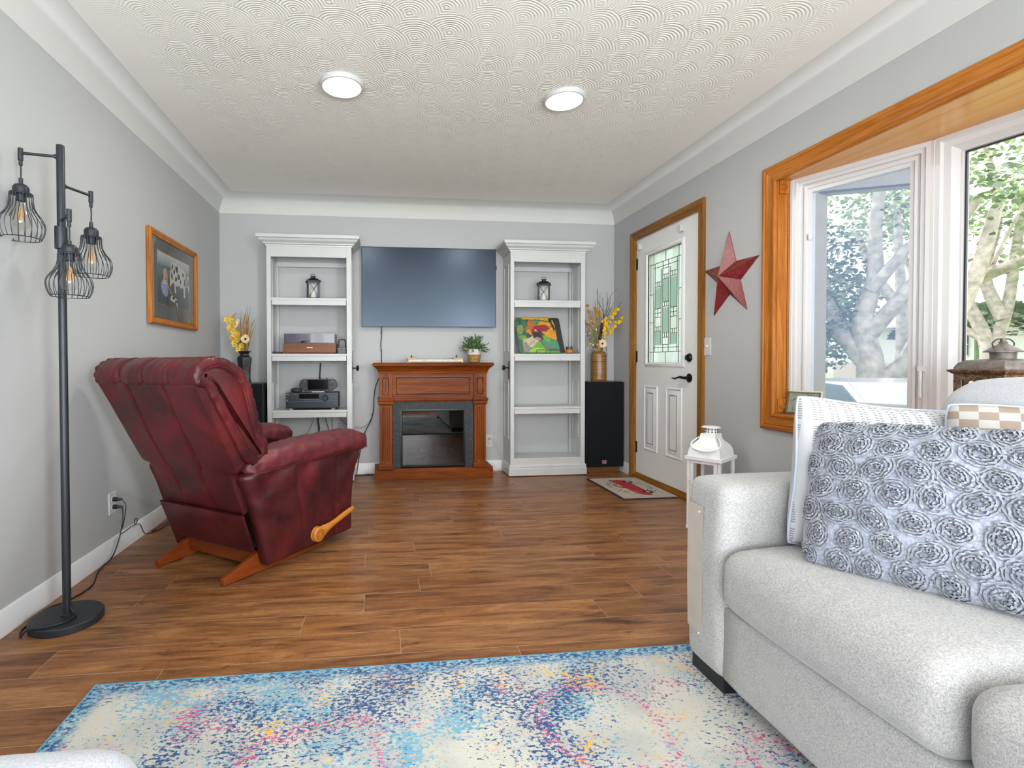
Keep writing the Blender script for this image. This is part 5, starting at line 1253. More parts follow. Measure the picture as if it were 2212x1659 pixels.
# handheld console in its dock
dk = thing('console_dock', 'small grey dock under the handheld game console', 'dock', (-.548, 4.50, .772))
build('dock_body', G().box(-.055, -.03, .0, .055, .025, .012).box(-.05, .016, .012, .05, .025, .022), plain('dock_grey', '#8e989c', .4), dk, bevel=.002)
ds = thing('game_console', 'black handheld game console standing on the stereo receiver', 'game console', (-.548, 4.50, .786), 0)
def csh():
    P = []
    for x, z in ((-.145, .020), (-.160, .030), (-.166, .052), (-.158, .070), (-.148, .092), (-.132, .103), (.132, .103), (.148, .092), (.158, .070), (.166, .052), (.160, .030), (.145, .020), (.120, .000), (.095, -.002), (.08, .002), (-.08, .002), (-.095, -.002), (-.120, .000)): P.append((x, z))
    return P
g = G().prism(csh(), 'y', -.012, .012); build('shell', g, plain('console_shell', '#1b1d20', .4), ds, bevel=.005, seg=3)
build('screen', G().box(-.090, -.0135, .010, .090, -.0118, .097), plain('console_screen', '#060608', .12), ds, bevel=.001)
for sg in (-1, 1):
    build('thumbstick', G().lathe([(.010, -.012), (.009, -.019), (0, -.018)], (sg*.100, 0, .084), 16, 'y'), BLKPL, ds, smooth=40)
    build('stick_ring', G().tube([(sg*.112+.008*cos(pi+pi*k/8), -.0135, .091+.008*sin(pi+pi*k/8)) for k in range(9)], .0014, 5), VINYL, ds)
    build('trackpad', G().box(sg*.118-.014, -.0135, .040, sg*.118+.014, -.0118, .066), plain('pad_grey', '#232629', .5), ds, bevel=.001)
for x, z in ((.136, .088), (.144, .080), (.128, .080), (.136, .072)):
    build('face_button', G().lathe([(.0035, -.012), (.003, -.0155), (0, -.0155)], (x, 0, z), 10, 'y'), plain('btn_grey', '#5a5d60', .5), ds)
build('usb_plug', G().box(.066, -.006, .104, .080, .006, .114), BLKPL, ds, bevel=.002)
# ---------------------------------------------------------------- painting, jar
pa = thing('painted_board', 'wooden board painted with a red covered bridge in autumn trees, on the bookcase shelf', 'painting', (1.47, 4.50, 1.112))
W0, H0 = .435, .345
# board leans back and is skewed as a parallelogram in the photo: a tilted rectangle
ang = radians(-16)
def PB(x, y, h):
    # x 0..1, y 0..1 on the board face
    X = 1.278+(x*.437)-(1-0)*0-.028*y*1.0; Z = 1.118+y*.338; Y = 4.495+y*.105-h
    return (X-1.47, Y-4.50, Z-1.112)
cols = ['#3e6a4c', '#2f4f45', '#d18a1c', '#b0602c', '#d9a233', '#8d2630', '#2a2528', '#b9a992', '#5f9e3a', '#88b24a', '#4e8569', '#8c8077', '#6f655c', '#7d8a4c', '#2a2c28', '#e8dfce', '#c9803c']
PM = [plain('paint_%d' % i, c, .5, var=.22, nscale=70, bump=.15, bscale=90) for i, c in enumerate(cols)]
g = G(); rr = .05
outline = [(rr, 0), (1-rr*.6, 0), (1, .03), (1, .95), (.97, 1), (.03, 1), (0, .96), (0, .05)]
nO = len(outline)
g.add([PB(x, y, 0) for x, y in outline]+[PB(x, y, -.012) for x, y in outline], [tuple(range(nO)), tuple(range(nO, 2*nO))]+[(i, (i+1) % nO, nO+(i+1) % nO, nO+i) for i in range(nO)], 0)
ps = [(1, [(.10, .98), (.42, .98), (.40, .42), (.16, .42), (.06, .55)]), (0, [(.12, .98), (.26, .98), (.28, .6), (.2, .5)]), (13, blob(.10, .66, .08, .14, 10, 1)), (13, blob(.12, .44, .08, .08, 9, 2)),
 (2, [(.01, .90), (.05, .99), (.01, .99)]), (4, [(.18, .95), (.55, .94), (.80, .90), (.82, .99), (.16, .995)]), (3, blob(.36, .80, .11, .15, 12, 3, .2)), (3, blob(.30, .68, .09, .10, 10, 4, .2)), (16, [(.22, .60), (.28, .68), (.40, .56), (.36, .46)]),
 (10, blob(.47, .90, .07, .05, 9, 5)), (2, [(.47, .78), (.56, .90), (.80, .86), (.82, .76), (.64, .74)]), (4, [(.50, .72), (.60, .74), (.84, .72), (.80, .64), (.56, .66)]), (10, [(.48, .74), (.62, .78), (.72, .80), (.70, .77), (.60, .74)]),
 (14, [(.78, .99), (.80, .80), (.88, .60), (.87, .30), (.88, .02), (.99, .02), (.995, .5), (.99, .98)]), (14, [(.74, .97), (.78, .97), (.88, .62), (.84, .62)]),
 (4, [(.82, .94), (.84, .94), (.88, .74), (.87, .72)]), (4, [(.84, .78), (.88, .60), (.87, .58)]), (13, [(.80, .92), (.83, .86), (.84, .80), (.82, .82)]),
 (2, [(.55, .62), (.66, .60), (.70, .66), (.84, .64), (.87, .56), (.87, .40), (.74, .40), (.66, .46), (.60, .54)]), (16, blob(.76, .63, .08, .03, 9, 6)), (2, [(.74, .38), (.86, .40), (.85, .35), (.78, .34)]),
 (10, [(.50, .30), (.60, .46), (.74, .42), (.87, .34), (.89, .12), (.60, .14)]), (8, blob(.60, .44, .09, .06, 10, 7)), (8, [(.54, .40), (.72, .46), (.70, .28), (.60, .34)]),
 (9, [(.10, .40), (.32, .44), (.28, .36), (.12, .32)]), (7, [(.10, .32), (.34, .48), (.42, .42), (.48, .38), (.44, .28), (.30, .16), (.12, .14)]), (11, [(.09, .30), (.18, .32), (.24, .18), (.20, .02), (.09, .04)]), (12, [(.24, .24), (.36, .32), (.35, .31), (.24, .225)]), (12, [(.26, .30), (.40, .37), (.39, .36), (.26, .29)]),
 (8, [(.20, .02), (.22, .10), (.34, .20), (.46, .36), (.56, .16), (.68, .03)]), (9, [(.20, .02), (.24, .12), (.36, .16), (.54, .14), (.62, .02)]), (12, [(.47, .36), (.50, .36), (.62, .14), (.88, .09), (.88, .06), (.58, .12)]), (8, [(.66, .02), (.70, .07), (.88, .05), (.88, .02)]),
 (6, [(.325, .60), (.40, .75), (.46, .73), (.56, .54), (.55, .40), (.36, .42)]), (5, [(.32, .59), (.40, .755), (.44, .77), (.66, .80), (.76, .68), (.56, .61), (.50, .64)]), (5, [(.325, .61), (.345, .60), (.37, .43), (.35, .42)]), (5, [(.50, .60), (.53, .56), (.575, .40), (.555, .39)]), (5, [(.34, .60), (.36, .64), (.48, .62), (.48, .60)]),
 (11, [(.36, .42), (.44, .46), (.52, .42), (.50, .36), (.46, .36)]), (15, [(.40, .66), (.445, .655), (.445, .645), (.40, .65)]), (15, [(.405, .64), (.445, .635), (.445, .62), (.405, .625)])]
for i in range(7): ps.append((15, [(.375+.018*i, .602), (.381+.018*i, .602), (.381+.018*i, .588), (.375+.018*i, .588)]))
decal(g, ps, lambda x, y, h: PB(x, y, h*4)); build('board', g, PM, pa)
es = thing('wire_easel', 'thin black wire plate stand in front of the painted board', 'easel', (1.47, 4.48, 1.112))
build('wire', G().tube(spline([(-.10, .0, .003), (-.045, -.004, .003), (-.037, -.006, .020), (-.030, -.006, .036), (.05, -.006, .036), (.058, -.006, .028), (.052, -.006, .004)], 5), .0022, 6).tube([(-.10, 0, .003), (-.10, .1, .003)], .0022, 6).tube([(.052, -.006, .003), (.052, .1, .003)], .0022, 6), BLACK, es, smooth=60)
jr = thing('candle_jar', 'small amber glass jar candle beside the painted board', 'candle', (1.739, 4.46, 1.112))
build('jar', G().lathe([(.030, 0), (.033, .004), (.033, .040), (.028, .048), (.0, .048)], (0, 0, 0), 24), plain('amber_glass', '#7d4a1a', .15), jr, smooth=40)
build('lid', G().lathe([(.029, .048), (.029, .066), (0, .067)], (0, 0, 0), 24), plain('jar_lid', '#4b3a2a', .35, .4), jr, smooth=40)
build('jar_label', G().lathe([(.0335, .012), (.0335, .038), (.0332, .038)], (0, 0, 0), 24), plain('jar_label', '#a8713a', .6), jr)

# ---------------------------------------------------------------- mantel things
bs = thing('candle_plank', 'cream painted wooden candle holder board with two black pegs on the mantel', 'candle holder', (.487, 4.50, 1.0325)); o = (-.487, -4.50, -1.0325)
cr_ = plain('cream_paint_worn', '#c9c4b2', .6, var=.12, nscale=30); tn = plain('worn_tan_paint', '#b79f74', .6, var=.15, nscale=30)
build('plank', G(o).box(.245, 4.46, 1.039, .745, 4.55, 1.062), cr_, bs, bevel=.003)
build('foot', G(o).box(.235, 4.47, 1.0325, .27, 4.55, 1.040).box(.725, 4.47, 1.0325, .745, 4.55, 1.040), cr_, bs)
for x0, x1, xp in ((.236, .325, .278), (.655, .745, .688)):
    ab = build('end_block', G(o).box(x0, 4.47, 1.062, x1, 4.55, 1.078), tn, bs, bevel=.004)
    build('peg', G(o).lathe([(.013, 1.078), (.006, 1.081), (.006, 1.098), (.0, 1.103)], (xp, 4.50, 0), 12), BRONZE, ab, smooth=40)
pp_ = thing('potted_plant', 'small leafy green plant in a white and tan rope basket on the mantel', 'plant', (.851, 4.50, 1.0325))
n = N('rope_basket'); x, y, z = n.sep(n.co()); rb = n.ma('ABSOLUTE', n.ma('SINE', n.ma('MULTIPLY', z, 3.14159/.0125)))
n.set(n.mix(n.ma('GREATER_THAN', z, .072), n.ramp(n.noise(n.co(), 90, 3), [(.35, '#84622f'), (.6, '#ae8b52')]), '#d8d5cc'), .9); n.bump(n.ma('ADD', rb, n.ma('MULTIPLY', n.noise(n.co(), 140, 2), .6)), .8, .004); ROPE = n.m
build('basket', G().lathe([(.0, 0), (.048, 0), (.052, .006), (.060, .06), (.066, .115), (.071, .122), (.066, .124), (.060, .105), (.0, .10)], (0, 0, 0), 32), ROPE, pp_, smooth=60)
g = G()
for sg in (-1, 1): g.tube(spline([(sg*.064, 0, .105), (sg*.082, 0, .122), (sg*.076, 0, .128), (sg*.06, 0, .124)], 4), .004, 6)
build('handle', g, plain('white_rope', '#d5d2c8', .9), pp_, smooth=60)
def leaf(g, p, d, up, L, w, mi=0):
    d = d.normalized(); s_ = d.cross(up); s_ = s_.normalized() if s_.length > 1e-4 else Vector((1, 0, 0)); nn = s_.cross(d)
    g.add([p, p+d*L*.35+s_*w*.5+nn*w*.12, p+d*L*.75+s_*w*.38+nn*w*.1, p+d*L, p+d*L*.75-s_*w*.38+nn*w*.1, p+d*L*.35-s_*w*.5+nn*w*.12, p+d*L*.5], [(0, 1, 6), (1, 2, 6), (2, 3, 6), (3, 4, 6), (4, 5, 6), (5, 0, 6)], mi)
rnd = random.Random(3); g = G(); gs = G()
for i in range(74):
    a = rnd.uniform(0, 2*pi); ele = radians(rnd.uniform(8, 84)); L = rnd.uniform(.09, .155)*(1 if ele > .6 else .9)
    d = Vector((cos(a)*cos(ele), sin(a)*cos(ele)*.85, sin(ele))); base = Vector((cos(a)*.02, sin(a)*.02, .105)); P = [base+d*L*t+Vector((0, 0, -.03*t*t*cos(ele))) for t in (0, .25, .5, .75, 1)]
    gs.tube(P, .0011, 4)
    for k in range(11):
        t = .25+.75*k/10; p = base+d*L*t+Vector((0, 0, -.03*t*t*cos(ele))); dd = (d+Vector((rnd.uniform(-1, 1), rnd.uniform(-1, 1), rnd.uniform(-.6, 1)))*.9)
        leaf(g, p, dd, Vector((0, 0, 1)), .021, .015, rnd.choice((0, 0, 1)))
build('leaves', g, [LEAF, LEAFD], pp_); build('stems', gs, STEM, pp_)

# ---------------------------------------------------------------- vases and dried flowers
def flower(g, c, nrm, r, mi, petals=6, center=None, cr=.25, cup=.25, rnd=random.Random(1)):
    nrm = nrm.normalized(); a = nrm.orthogonal().normalized(); b = nrm.cross(a); ph = rnd.random()*6
    for k in range(petals):
        th = ph+2*pi*k/petals+rnd.uniform(-.12, .12); d = a*cos(th)+b*sin(th)+nrm*cup; leaf(g, c, d, nrm, r*rnd.uniform(.85, 1.1), r*.95, mi)
    if center is not None: g.ball(c+nrm*r*.08, r*cr, 8, 5, center)
vs_ = thing('flower_vase', 'ribbed tan bottle vase of yellow orchids and twigs on the loudspeaker by the door', 'vase', (2.060, 4.54, .853))
n = N('banded_tan_ceramic'); x, y, z = n.sep(n.co()); bd = n.noise(n.comb(n.ma('MULTIPLY', x, 2), n.ma('MULTIPLY', y, 2), n.ma('MULTIPLY', z, 60)), 3, 3)
n.set(n.ramp(bd, [(.35, '#5c3d1c'), (.5, '#7e5a2c'), (.65, '#92703e')]), .32); n.bump(bd, .25, .002)
build('vessel', G().lathe([(.0, 0), (.066, 0), (.071, .006), (.072, .03), (.072, .245), (.068, .266), (.056, .279), (.040, .285), (.036, .292), (.036, .350), (.038, .355), (.030, .355), (.028, .30), (0, .29)], (0, 0, 0), 40), n.m, vs_, smooth=60)
def bouquet(name, label, cat, loc, fn):
    t = thing(name, label, cat, loc); fn(t); return t
tw = thing('dried_flowers', 'yellow orchids, ochre blossoms and bare twigs in the tan bottle vase', 'flowers', (2.060, 4.54, 1.20))
rnd = random.Random(12); g = G()
def branch(g, P, r0, r1, sub=0):
    S_ = spline(P, 5); g.tube(S_, [lerp(r0, r1, i/(len(S_)-1)) for i in range(len(S_))], 5); return S_
twp = [[(0, 0, -.05), (.02, 0, .12), (.05, -.01, .26), (.075, -.01, .36), (.095, -.02, .44), (.135, -.03, .50), (.165, -.03, .535)], [(.075, -.01, .36), (.085, 0, .44), (.075, 0, .50)], [(.05, -.01, .26), (.03, -.01, .33), (-.01, -.01, .40), (-.02, -.01, .46), (-.025, -.01, .52)], [(.0, 0, -.05), (.02, .01, .15), (.005, .02, .30), (-.005, .02, .42), (-.005, .02, .54)],
 [(.05, 0, .2), (.05, .02, .35), (.045, .02, .45)], [(.03, 0, .1), (.10, .02, .28), (.14, .02, .36), (.16, .02, .41)], [(.05, 0, .18), (.12, -.02, .26), (.18, -.02, .35), (.215, -.02, .40)], [(.05, 0, .15), (.14, 0, .24), (.20, 0, .30)], [(0, 0, 0), (-.01, .01, .18), (-.03, .01, .33), (-.03, .01, .42)], [(.06, 0, .24), (.11, .01, .38), (.12, .01, .45)], [(.02, 0, 0), (.06, -.01, .0), (.07, -.02, -.06), (.075, -.02, -.12)], [(.04, 0, .2), (.02, .02, .3), (.02, .02, .5)]]
for P in twp: branch(g, P, .0032, .0012)
for k in range(9): branch(g, [(0, 0, -.03), (.02+rnd.uniform(-.01, .02), rnd.uniform(-.02, .02), .1), (.05+rnd.uniform(-.02, .02), rnd.uniform(-.02, .02), .24)], .003, .002)
build('twigs', g, TWIG, tw, smooth=60)
g = G(); gs = G()
for P in ([(.01, -.01, 0), (.06, -.03, .16), (.12, -.03, .28), (.155, -.04, .34)], [(.01, -.01, 0), (.07, -.04, .1), (.15, -.04, .20), (.235, -.05, .265)], [(.0, -.02, 0), (.02, -.05, .08), (.04, -.05, .16), (.03, -.05, .23)]):
    S_ = branch(gs, P, .0022, .0014)
    for i in range(5, len(S_), 1):
        for q in range(2): flower(g, S_[i]+Vector((rnd.uniform(-.016, .016), rnd.uniform(-.02, .0), rnd.uniform(-.016, .016))), Vector((rnd.uniform(-.5, .5), -1, rnd.uniform(-.3, .5))), .017, 0, 5, 1, .2, .3, rnd)
build('yellow_orchid', g, [YEL, OCH], tw)
g = G()
for P in ([(-.01, 0, 0), (-.02, -.01, .16), (-.035, -.02, .28), (-.05, -.02, .35)], [(-.01, 0, .05), (-.06, -.01, .18), (-.085, -.02, .25), (-.13, -.02, .385)], [(-.01, 0, .05), (-.06, -.01, .14), (-.12, -.02, .20), (-.16, -.02, .22)], [(0, 0, .1), (.0, -.02, .25), (-.01, -.02, .31)]):
    S_ = branch(gs, P, .002, .001)
    for i in range(6, len(S_), 2): flower(g, S_[i], Vector((rnd.uniform(-.6, .6), -1, rnd.uniform(-.2, .8))), .021, 0, 5, 1, .18, .2, rnd)
build('ochre_blossom', g, [OCH, TWIG], tw)
g = G(); gp = G()
for i in range(46):
    a = rnd.uniform(-.7, .45); L = rnd.uniform(.09, .20); e = Vector((-.03-.13*rnd.random(), -.04+rnd.uniform(-.04, .04), rnd.uniform(-.06, .22)))
    P = [(-.005, -.01, -.01), tuple(e*.5+Vector((0, 0, .03))), tuple(e)]
    g.tube(spline(P, 4), .0016, 4, mi=rnd.choice((0, 0, 1)))
    if i % 2 == 0: flower(gp, e, Vector((rnd.uniform(-.5, .5), -1, .3)), .009, rnd.choice((0, 0, 1)), 5, None, rnd=rnd)
    else: leaf(g, e*.6, e, Vector((0, -1, .3)), .05, .008, rnd.choice((0, 1)))
build('grass_stems', g, [STEM, plain('pale_straw', '#b9a763', .7)], tw, smooth=60); build('pink_blossom', gp, [PINK, CREAM], tw)
build('stems', gs, STEM, tw, smooth=60)
g = G(); flower(g, Vector((.012, -.05, .008)), Vector((0, -1, .1)), .042, 0, 9, 1, .24, .12, rnd); flower(g, Vector((.012, -.046, .008)), Vector((0, -1, .1)), .044, 0, 8, None, rnd=rnd); build('cream_daisy', g, [CREAM, plain('seed_brown', '#3a2014', .8)], tw)

v2 = thing('flower_vase', 'dark carved hexagonal vase of dried leaves on the loudspeaker behind the recliner', 'vase', (-1.163, 4.45, .858))
def hexa(r, z, rot=0): return [(r*cos(pi/6+pi/3*k), r*sin(pi/6+pi/3*k), z) for k in range(6)]
build('vessel', G().loft([hexa(.045, 0), hexa(.056, .012), hexa(.048, .05), hexa(.052, .14), hexa(.061, .205), hexa(.060, .222), hexa(.040, .240), hexa(.038, .252), hexa(.050, .268), hexa(.062, .276), hexa(.052, .276), hexa(.03, .25)]), plain('dark_carved_ware', '#1f1a19', .3, var=.3, nscale=40, bump=.5, bscale=70), v2, smooth=20)
dl = thing('dried_flowers', 'pale yellow orchids, curled brown leaves and a cream daisy in the dark hexagonal vase', 'flowers', (-1.163, 4.45, 1.12))
g = G(); rnd = random.Random(5)
def blade(g, P, w, mi=0, tw=1.5):
    S_ = spline(P, 6); vsl = []; n_ = len(S_)
    for i, p in enumerate(S_):
        t = i/(n_-1); ww = w*(.35+.65*sin(pi*min(1, t*1.15+.1)))*(1-.7*max(0, t-.8)/.2); a = tw*t+rnd.random()*.1; d = Vector((cos(a), -sin(a)*.6, 0)); n2 = Vector((sin(a), cos(a), 0))*.3
        vsl += [p-d*ww/2, p+n2*ww, p+d*ww/2]
    g.add(vsl, [(i*3+j, i*3+j+1, i*3+j+4, i*3+j+3) for i in range(n_-1) for j in (0, 1)], mi)
for P, w in (([(0, 0, -.02), (-.01, 0, .15), (.0, 0, .30), (.03, 0, .41)], .030), ([(0, 0, -.02), (.0, 0, .15), (.03, 0, .28), (.055, 0, .40)], .032), ([(-.02, 0, -.02), (-.035, 0, .12), (-.03, 0, .28), (-.02, 0, .385)], .016), ([(.01, 0, -.02), (.015, 0, .15), (.02, 0, .30), (.035, 0, .39)], .026), ([(.02, 0, 0), (.045, 0, .12), (.085, 0, .22), (.125, 0, .32)], .014), ([(.02, 0, .0), (.045, -.01, .18), (.075, -.01, .26), (.118, -.01, .33)], .024), ([(0, 0, 0), (.005, .01, .12), (.01, .01, .25), (-.005, .01, .36)], .022), ([(.01, 0, -.02), (.02, 0, .1), (.03, 0, .2), (.035, 0, .30)], .028)):
    blade(g, P, w, rnd.choice((0, 1)))
build('dried_leaves', g, [STRAW, plain('dry_leaf_tan', '#94713a', .6, var=.35)], dl, smooth=60)
g = G()
for i in range(26):
    t = i/25; p = Vector((-.03-.085*t+rnd.uniform(-.035, .025), -.02+rnd.uniform(-.02, .02), .03+.26*t*1.0+rnd.uniform(-.02, .02))); flower(g, p, Vector((rnd.uniform(-.5, .3), -1, rnd.uniform(-.2, .4))), .026, 0, 5, 1, .2, .3, rnd)
build('pale_orchid', g, [YELP, OCH], dl)
g = G()
for p in ((-.085, 0, .325), (-.07, 0, .335), (-.095, 0, .31), (-.08, 0, .318), (-.10, 0, .33)): g.ball(p, .0055, 8, 6)
build('buds', g, plain('bud_olive', '#8a7a3a', .6), dl, smooth=60)
g = G()
for e in ((-.16, -.01, .225), (-.145, -.01, .26), (-.05, 0, .30), (-.035, 0, .29)): leaf(g, Vector((-.08, -.01, .20)), Vector(e)-Vector((-.08, -.01, .20)), Vector((0, -1, 0)), (Vector(e)-Vector((-.08, -.01, .20))).length, .022, 0)
for i in range(5): leaf(g, Vector((-.02, 0, .02)), Vector((-.06+i*.01, -.02, .08+.03*i)), Vector((0, -1, 0)), .09, .018, 1)
build('spray_leaves', g, [CREAM, LEAFD], dl)
g = G(); flower(g, Vector((.022, -.05, .115)), Vector((0, -1, .1)), .040, 0, 9, 1, .26, .1, rnd); flower(g, Vector((.022, -.046, .115)), Vector((0, -1, .1)), .042, 0, 8, None, rnd=rnd); build('cream_daisy', g, [CREAM, plain('seed_brown2', '#3a2014', .8)], dl)

# ---------------------------------------------------------------- white floor lantern between sofa and door
A_, B_, C3 = Vector((1.912, 2.89, 0)), Vector((2.024, 2.729, 0)), Vector((2.21, 2.885, 0))
ctr = (A_+C3)/2; ru = (B_-A_).normalized(); rot = atan2(ru.y, ru.x)
wl = thing('floor_lantern', 'white metal lantern with a ring handle standing behind the sofa arm near the door', 'lantern', (ctr.x-.02, ctr.y, 0), rot)
WM = plain('white_enamel', (.78, .79, .79), .3); hw, hd_ = .088, .108
def rc_(a, b, z): return [(-a, -b, z), (a, -b, z), (a, b, z), (-a, b, z)]
g = G()
for a in (-1, 1):
    for b in (-1, 1): g.box(a*hw-.009, b*hd_-.009, 0, a*hw+.009, b*hd_+.009, .435)
g.box(-hw-.012, -hd_-.012, 0, hw+.012, hd_+.012, .02); build('frame', g, WM, wl, bevel=.002)
g = G().ring([(-hw+.012, .02), (hw-.012, .02), (hw-.012, .43), (-hw+.012, .43)], [(0, 0), (0, .006), (-.018, .006), (-.018, 0)], True, lambda a, b, h: (a, -hd_-.004-h, b)); dd = build('door', g, WM, wl, bevel=.001)
build('hinge', G().box(-hw-.004, -hd_-.014, .30, -hw+.016, -hd_-.006, .33), WM, dd)
build('glass', G().box(-hw+.02, -hd_-.006, .03, hw-.02, -hd_-.004, .42).box(-hw+.005, hd_, .03, hw-.005, hd_+.002, .43).box(hw, -hd_+.005, .03, hw+.002, hd_-.005, .43).box(-hw-.002, -hd_+.005, .03, -hw, hd_-.005, .43), CLEAR, wl)
rf = [(1.20, .432), (1.20, .452), (1.06, .455), (1.04, .475), (.98, .50), (.85, .522), (.68, .538), (.56, .552), (.50, .570), (.48, .588), (.46, .590)]
build('roof', G().loft([rc_((hw)*s_, (hd_)*s_, z) for s_, z in rf]), WM, wl, smooth=35)
build('chimney', G().lathe([(.036, .588), (.036, .624), (.030, .624), (.030, .59)], (0, 0, 0), 28), WM, wl, smooth=35)
g = G()
for k in range(12):
    th = 2*pi*k/12
    for z in (.596, .611): g.box(.0355*cos(th)-.003, .0355*sin(th)-.003, z, .0355*cos(th)+.003, .0355*sin(th)+.003, z+.008)
build('vent_hole', g, plain('vent_dark', '#3a3b40', .7), wl)
build('cap', G().lathe([(.0, .622), (.052, .624), (.054, .628), (.044, .634), (.0, .637)], (0, 0, 0), 36), WM, wl, smooth=40)
build('ring_handle', G().tube(spline([(-.055, -.03, .565), (-.082, -.075, .535), (-.07, -.105, .505), (0, -.122, .49), (.07, -.105, .505), (.082, -.075, .535), (.055, -.03, .565)], 6), .0045, 8), WM, wl, smooth=60)

# ---------------------------------------------------------------- on the window seat
hy = thing('weather_station', 'small grey weather station display on the window seat by the far jamb', 'weather station', (2.31, 2.625, .735), radians(-70))
w_, h_ = .172, .131
tl = radians(-14)
def HP(x, y, h): return (x, y_t(y, h), z_t(y, h))
def y_t(y, h): return -h*cos(tl)-y*sin(tl)
def z_t(y, h): return .004+y*cos(tl)-h*sin(tl)*-1
def HB(g, x0, y0, h0, x1, y1, h1, mi=0):
    v = [HP(x, y, h) for h in (h0, h1) for x, y in ((x0, y0), (x1, y0), (x1, y1), (x0, y1))]
    return g.add(v, [(0, 1, 2, 3), (4, 5, 6, 7), (0, 1, 5, 4), (1, 2, 6, 5), (2, 3, 7, 6), (3, 0, 4, 7)], mi)
build('case', HB(G(), 0, 0, -.016, w_, h_, .001), plain('cream_case', '#c7c2a6', .4), hy, bevel=.006, seg=3)
bz = build('bezel', HB(G(), .003, .003, 0, w_-.003, h_-.003, .003), plain('taupe_bezel', '#5c5852', .4), hy, bevel=.004)
build('display', HB(G(), .013, .012, .0028, w_-.013, h_-.013, .0034), plain('lcd_green_grey', '#858976', .35), hy)
LCD = plain('lcd_segment', '#252b33', .5)
g = G(); tp = lambda cx, cy: (lambda x, y, h: HP(cx+x, cy+y, .0036+h))
text_geo('74', .030, tp(.112, .104), 0, g=g); text_geo('°', .020, tp(.136, .106), 0, g=g); text_geo('2:19', .028, tp(.056, .030), 0, g=g); text_geo('F', .008, tp(.148, .10), 0, g=g)
g.tube([HP(.052+.014*cos(pi*k/10), .076+.014*sin(pi*k/10), .0037) for k in range(11)], .0016, 5)
g.tube([HP(.026+.009*cos(2*pi*k/12), .076+.005*sin(2*pi*k/12), .0037) for k in range(12)], .0006, 4, True)
HB(g, .028, .108, .0035, .056, .1095, .0037); HB(g, .02, .05, .0035, .08, .0505, .0037); HB(g, .019, .028, .0035, .023, .032, .0037)
build('readout', g, LCD, hy)
rl = thing('rusty_lantern', 'rusty brown ornate metal lantern on the window seat behind the sofa', 'lantern', (2.45, 1.715, .735), radians(-8)); 
n = N('rusty_metal'); v = n.noise(n.co(), 60, 5, .75); n.set(n.ramp(v, [(.35, '#3a2a20'), (.48, '#6d4a30'), (.58, '#8b7a68'), (.7, '#4d3a30')]), .6, .3); n.bump(v, .4, .004); RUST = n.m
GRM = plain('weathered_grey_metal', '#77716b', .55, .4, var=.35, nscale=50, bump=.3)
g = G(); q = .088
for a in (-1, 1):
    for b in (-1, 1):
        g.box(a*q-.008, b*q-.008, 0, a*q+.008, b*q+.008, .25)
for ax in (0, 1):
    for b in (-1, 1):
        for sg in (-1, 1):
            P = [(sg*(.012+.020*cos(t)*(1-.10*t)*1.0+.018), b*q, .205+.022*sin(t)*(1-.10*t)) for t in [k*.45 for k in range(15)]]
            P2 = [(sg*.078, b*q, .235), (sg*.066, b*q, .242), (sg*.055, b*q, .225), (sg*.058, b*q, .19), (sg*.05, b*q, .165)]
            if ax: P = [(y, x, z) for x, y, z in P]; P2 = [(y, x, z) for x, y, z in P2]
            g.tube(P, .0045, 6); g.tube(spline(P2, 3), .004, 6)
        bx = (-q, b*q-.004, .222, q, b*q+.004, .25); g.box(*bx) if not ax else g.box(b*q-.004, -q, .222, b*q+.004, q, .25)
build('pierced_frame', g, RUST, rl, smooth=40)
build('base', G().box(-q-.012, -q-.012, 0, q+.012, q+.012, .02), RUST, rl, bevel=.003)
build('cornice', G().loft([rc_(.096, .096, .245), rc_(.108, .108, .254), rc_(.112, .112, .262), rc_(.098, .098, .266)]), RUST, rl, smooth=25)
build('dome', G().loft([rc_(.097, .097, .262), rc_(.096, .096, .272), rc_(.088, .088, .290), rc_(.072, .072, .302), rc_(.045, .045, .306)]), GRM, rl, smooth=50)
build('collar', G().lathe([(.040, .304), (.036, .308), (.038, .336), (.0, .336)], (0, 0, 0), 24), GRM, rl, smooth=40)
build('cone', G().lathe([(.056, .333), (.056, .337), (.040, .348), (.020, .362), (.012, .368), (.014, .372), (.009, .376), (.010, .388), (0, .390)], (0, 0, 0), 28), GRM, rl, smooth=40)
build('ring_handle', G().tube(spline([(-.036, 0, .350), (-.042, 0, .368), (-.025, 0, .384), (0, 0, .386), (.025, 0, .384), (.042, 0, .368), (.036, 0, .350)], 5), .0022, 6), plain('wire_iron', '#3a3c44', .5, .5), rl, smooth=60)

# ---------------------------------------------------------------- cords on the back wall
cord('black cable hanging from the television down behind the mantel', [(.010, 4.655, 1.37), (.012, 4.66, 1.30), (.004, 4.66, 1.20), (.010, 4.66, 1.10), (.004, 4.66, .98), (-.01, 4.65, .90)], .0042, extra=[(.008, 4.66, 1.315), (.008, 4.66, 1.148)])
cord('black cable hanging in a clipped run left of the fireplace', [(-.01, 4.65, .90), (-.045, 4.645, .82), (-.062, 4.64, .72), (-.066, 4.64, .60), (-.09, 4.64, .50), (-.14, 4.64, .40), (-.17, 4.64, .30), (-.20, 4.65, .16), (-.22, 4.60, .02)], .0042, extra=[(-.052, 4.64, .79), (-.078, 4.64, .555)])
bpy.context.scene.objects[-1] if False else None
cord('thin cable sagging from the fireplace side to the bookcase by the recliner', [(-.085, 4.635, .52), (-.13, 4.62, .46), (-.19, 4.61, .435), (-.235, 4.60, .45)], .0018)
cord('thick black cable tied up behind the game console', [(-.545, 4.655, 1.03), (-.548, 4.65, .98), (-.552, 4.65, .92), (-.55, 4.62, .86)], .006)
